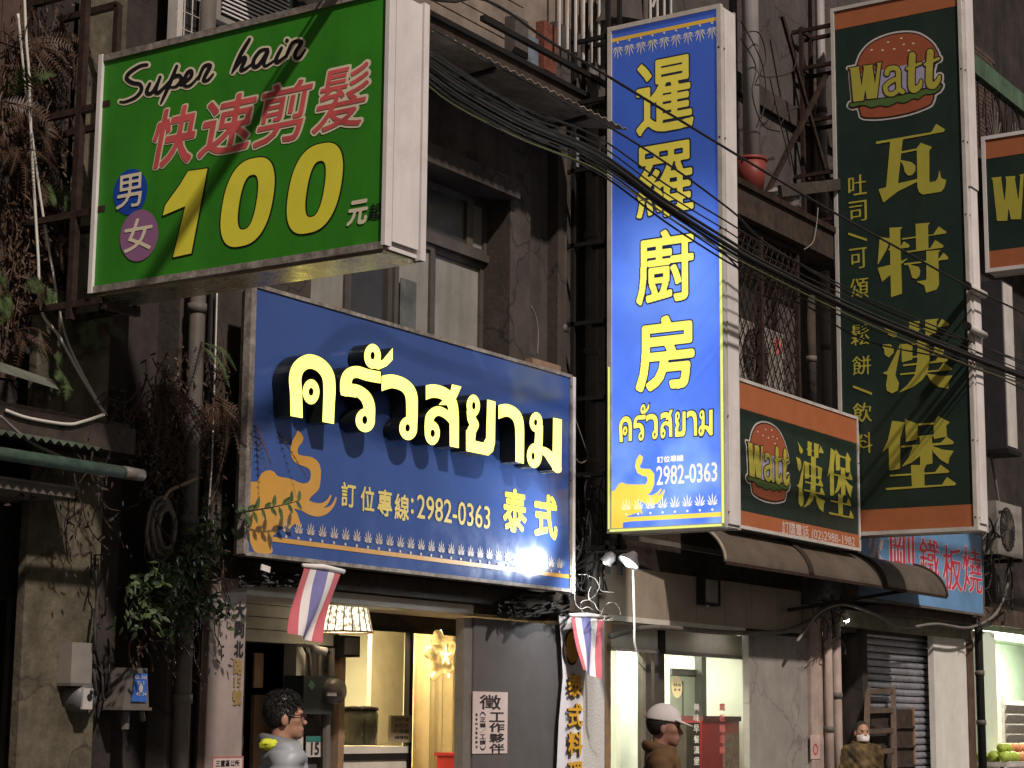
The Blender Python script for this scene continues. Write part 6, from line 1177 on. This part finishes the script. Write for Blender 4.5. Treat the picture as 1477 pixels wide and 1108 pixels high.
def person(label, loc, yaw, H, jacket, trousers, hairm=None, glasses=False, cap=None, mask=None, quilt=0., hood=None, arms=None, tilt=0., thin=False, skin=(.36, .19, .125)):
    s = H/1.726; t = thing('person', label, 'person', loc); c, sn = math.cos(yaw), math.sin(yaw)
    def place(V_, head=False):
        V_ = np.array(V_)
        if head and tilt: a = tilt; P_ = V_-np.array([-.015, 0, 1.47]); V_ = np.stack([P_[:, 0]*math.cos(a)+P_[:, 2]*math.sin(a), P_[:, 1], -P_[:, 0]*math.sin(a)+P_[:, 2]*math.cos(a)], 1)+np.array([-.015, 0, 1.47])
        V_ = V_*s; return np.stack([V_[:, 0]*c-V_[:, 1]*sn+loc[0], V_[:, 0]*sn+V_[:, 1]*c+loc[1], V_[:, 2]+loc[2]], 1)
    arms = arms or [((-.04, .23, 1.11), (.05, .24, .88)), ((-.04, -.23, 1.11), (.05, -.24, .88))]
    T, A, Lg, Hn = limbs(arms)
    body = MB(); V_, F_ = surfnet(U_(T+A+Lg, .03), (-.3, -.42, -.02), (.42, .42, 1.5), .02); body.add(place(V_), F_)
    V_, F_ = surfnet(headf, (-.14, -.11, 1.35), (.15, .11, 1.75), .0055); body.add(place(V_, True), F_)
    for w, d in Hn:
        d = d/np.linalg.norm(d); sd = np.array([1., 0, 0])-d*d[0]; sd /= np.linalg.norm(sd); n = np.cross(d, sd); fs = [E_(w+d*.05, (.024, .022, .046))]
        for k, (o, L) in enumerate(((-.024, .062), (-.008, .072), (.008, .068), (.024, .052))): b0 = w+d*.082+sd*o; b1 = b0+d*L*.55; fs.append(U_([C_(b0, b1, .0095, .009), C_(b1, b1+d*L*.4+n*.014, .009, .0075)], .004))
        fs.append(C_(w+d*.03-sd*.022, w+d*.075-sd*.045, .011, .009)); V_, F_ = surfnet(U_(fs, .008), w+d*.07-.12, w+d*.07+.12, .006); body.add(place(V_), F_)
    part('body', body, mat('skin_%d' % int(skin[0]*1000), skin, .5, var=.08, scale=30, spec=.35), t, smooth=True)
    eyes = MB()
    for q in (1, -1): eyes.blob((0, 0, 0), .0105, 8, 6)
    ev_ = np.array(eyes.v); h_ = len(ev_)//2; ev_[:h_] += (.086, .032, 1.606); ev_[h_:] += (.086, -.032, 1.606); eyes.v = [tuple(p) for p in place(ev_, True)]; part('eyes', eyes, mat('eye_dark', (.03, .02, .015), .2), t, smooth=True)
    # jacket, trousers, shoes
    JF = U_(T+A, .035)
    def jf(x, y, z):
        q = quilt*np.abs(np.sin((z+.06*np.abs(y))*math.pi/.085))**.4 if quilt else .006*np.sin(z*60+y*25)*np.sin(y*40+x*30)
        r = JF(x, y, z)-.017-q-.006*np.sin(z*38+8*y)*np.sin(y*27+x*19); return np.maximum(np.maximum(r, .80-z), z-1.475)
    V_, F_ = surfnet(jf, (-.3, -.42, .76), (.42, .42, 1.52), .010); jk = part('jacket', MB().add(place(V_), F_), jacket, t, smooth=True)
    col_ = hood or jacket
    tor = lambda x, y, z: np.sqrt((np.sqrt(((x+.02)/1.0)**2+(y/1.05)**2)-(.088 if not hood else .092))**2+((z-1.455-(.02*(-x)/.1))/1.5)**2)-(.024 if not hood else .026)
    V_, F_ = surfnet(tor, (-.2, -.2, 1.36), (.16, .2, 1.56), .01); part('collar', MB().add(place(V_), F_), col_, jk, smooth=True)
    V_, F_ = surfnet(lambda x, y, z: np.maximum(U_(Lg[0:2]+Lg[3:5]+[T[2]], .03)(x, y, z)-.014, z-.98), (-.2, -.25, .05), (.2, .25, 1.0), .02); part('trousers', MB().add(place(V_), F_), trousers, t, smooth=True)
    V_, F_ = surfnet(lambda x, y, z: np.maximum(U_([Lg[2], Lg[5]], .01)(x, y, z)-.012, -z), (-.12, -.2, -.02), (.26, .2, .12), .012); part('shoes', MB().add(place(V_), F_), M['black'], t, smooth=True)
    if hairm:
        def hf(x, y, z):
            line = np.interp(x, [-.13, -.05, -.012, .012, .028, .05, .066, .12], [1.525, 1.535, 1.56, 1.60, 1.575, 1.645, 1.668, 1.675])
            return np.maximum(CRAN(x, y, z)*1.0-((.006+.010*np.clip((z-1.62)/.1, 0, 1)) if not thin else .004), line+(.03 if thin else 0)-z+.006*np.sin(x*260+y*190))
        V_, F_ = surfnet(hf, (-.16, -.13, 1.48), (.14, .13, 1.79), .0055); ho = part('hair', MB().add(place(V_, True), F_), hairm, t, smooth=True)
        tf = MB(); ctr = np.array([-.012, 0, 1.62])
        for q in V_[rng.integers(0, len(V_), 0 if thin else 2600)]:
            n = (q-ctr)/np.linalg.norm(q-ctr); fl = np.array([.55 if q[2] > 1.66 else .1, .35*q[1]/.08, -.25 if q[2] > 1.68 else -1.])+rng.normal(size=3)*.35; fl -= n*(fl@n); fl /= np.linalg.norm(fl)+1e-9; sd = np.cross(n, fl); L = rng.uniform(.014, .030); w = .0026
            p0 = q-n*.001; p1 = q+fl*L*.6+n*(.008 if q[2] > 1.66 else .003); p2 = q+fl*L+n*(.011 if q[2] > 1.66 else .0); P4 = place(np.array([p0-sd*w, p0+sd*w, p1+sd*w*.8, p1-sd*w*.8, p2]), True); tf.add(P4, [(0, 1, 2, 3), (3, 2, 4)])
        if not thin: part('strands', tf, hairm, ho, kind='stuff')
    if glasses:
        g = MB()
        for q in (1, -1):
            ring = [(.108, .032*q+.025*math.cos(a), 1.604+.017*math.sin(a)) for a in np.linspace(0, 2*math.pi, 17)]; g.tube(ring, .0022, 5); g.tube([(.106, .055*q, 1.612), (.06, .078*q, 1.611), (-.005, .083*q, 1.606), (-.022, .080*q, 1.588)], .0028, 5)
        g.tube([(.110, -.008, 1.608), (.112, 0, 1.611), (.110, .008, 1.608)], .002, 5); g.v = [tuple(p) for p in place(np.array(g.v), True)]; part('glasses', g, mat('glasses_frame', (.05, .015, .012), .3), t, smooth=True)
    if cap:
        brim = lambda x, y, z: np.maximum(E_((.10, 0, 1.648), (.095, .082, .05))(x, y, z), np.abs(z-1.652+.30*(x-.08)+1.2*y*y)-.005)
        dome = lambda x, y, z: np.maximum(CRAN(x, y, z)-.016, 1.635-z)
        V_, F_ = surfnet(lambda x, y, z: np.minimum(dome(x, y, z), brim(x, y, z)), (-.15, -.12, 1.6), (.22, .12, 1.78), .0055); part('cap', MB().add(place(V_, True), F_), cap, t, smooth=True)
        V_, F_ = surfnet(lambda x, y, z: np.maximum(np.maximum(CRAN(x, y, z)-.010, z-1.645), np.interp(x, [-.13, -.03, .0, .03], [1.53, 1.545, 1.60, 1.66])-z), (-.15, -.12, 1.5), (.1, .12, 1.67), .0055); part('hair', MB().add(place(V_, True), F_), mat('short_dark_hair', (.015, .012, .01), .6), t, smooth=True)
    if mask:
        mk = lambda x, y, z: np.maximum(np.maximum(HEADF(x, y, z)-.014, np.maximum(z-1.580+.25*np.abs(y), 1.492-z)), .025-x)
        V_, F_ = surfnet(mk, (-.02, -.1, 1.47), (.15, .1, 1.62), .0055); part('mask', MB().add(place(V_, True), F_), mask, t, smooth=True)
    return t
FWa = math.atan2(FW[1], FW[0]); RTa = FWa-math.pi/2
jeans = mat('dark_jeans', (.03, .035, .05), .85, var=.2)
hp = D(410, 1035, 10.5); person('young man in glasses and silver puffer jacket in the foreground', (hp[0], hp[1], 0.), RTa+math.radians(14), 1.735, mat('silver_puffer', (.27, .285, .30), .42, var=.15, scale=6), jeans, mat('black_hair', (.022, .020, .019), .38, var=.4, scale=60), glasses=True, quilt=.013, hood=mat('dark_grey_collar', (.13, .135, .14), .6, var=.2))
part('hood_lining', MB().blob(D(388, 1074, 10.36), (.055, .055, .032), 14, 9, .12), mat('neon_yellow_lining', (.55, .60, .04), .7, var=.1), bpy.data.objects['person'])
hp = D(955, 1050, 12.2); person('person in a pale cap and brown jacket walking past the shop window', (hp[0], hp[1], 0.), RTa+math.radians(-4), 1.70, mat('brown_jacket', (.10, .055, .022), .75, var=.25, scale=5), jeans, cap=mat('pale_cap', (.46, .42, .41), .8, var=.1), tilt=.12, skin=(.24, .12, .085))
hp = D(1243, 1060, 21.6); person('person in a white mask and patterned jacket standing by the shutter', (hp[0], hp[1], 0.), FWa+math.pi+.25, 1.63, mat('yellow_brown_camouflage', (.085, .055, .022), .8, var=.9, scale=7), jeans, mat('thin_dark_hair', (.03, .022, .018), .6), thin=True, mask=mat('white_mask', (.62, .58, .56), .8, var=.05))
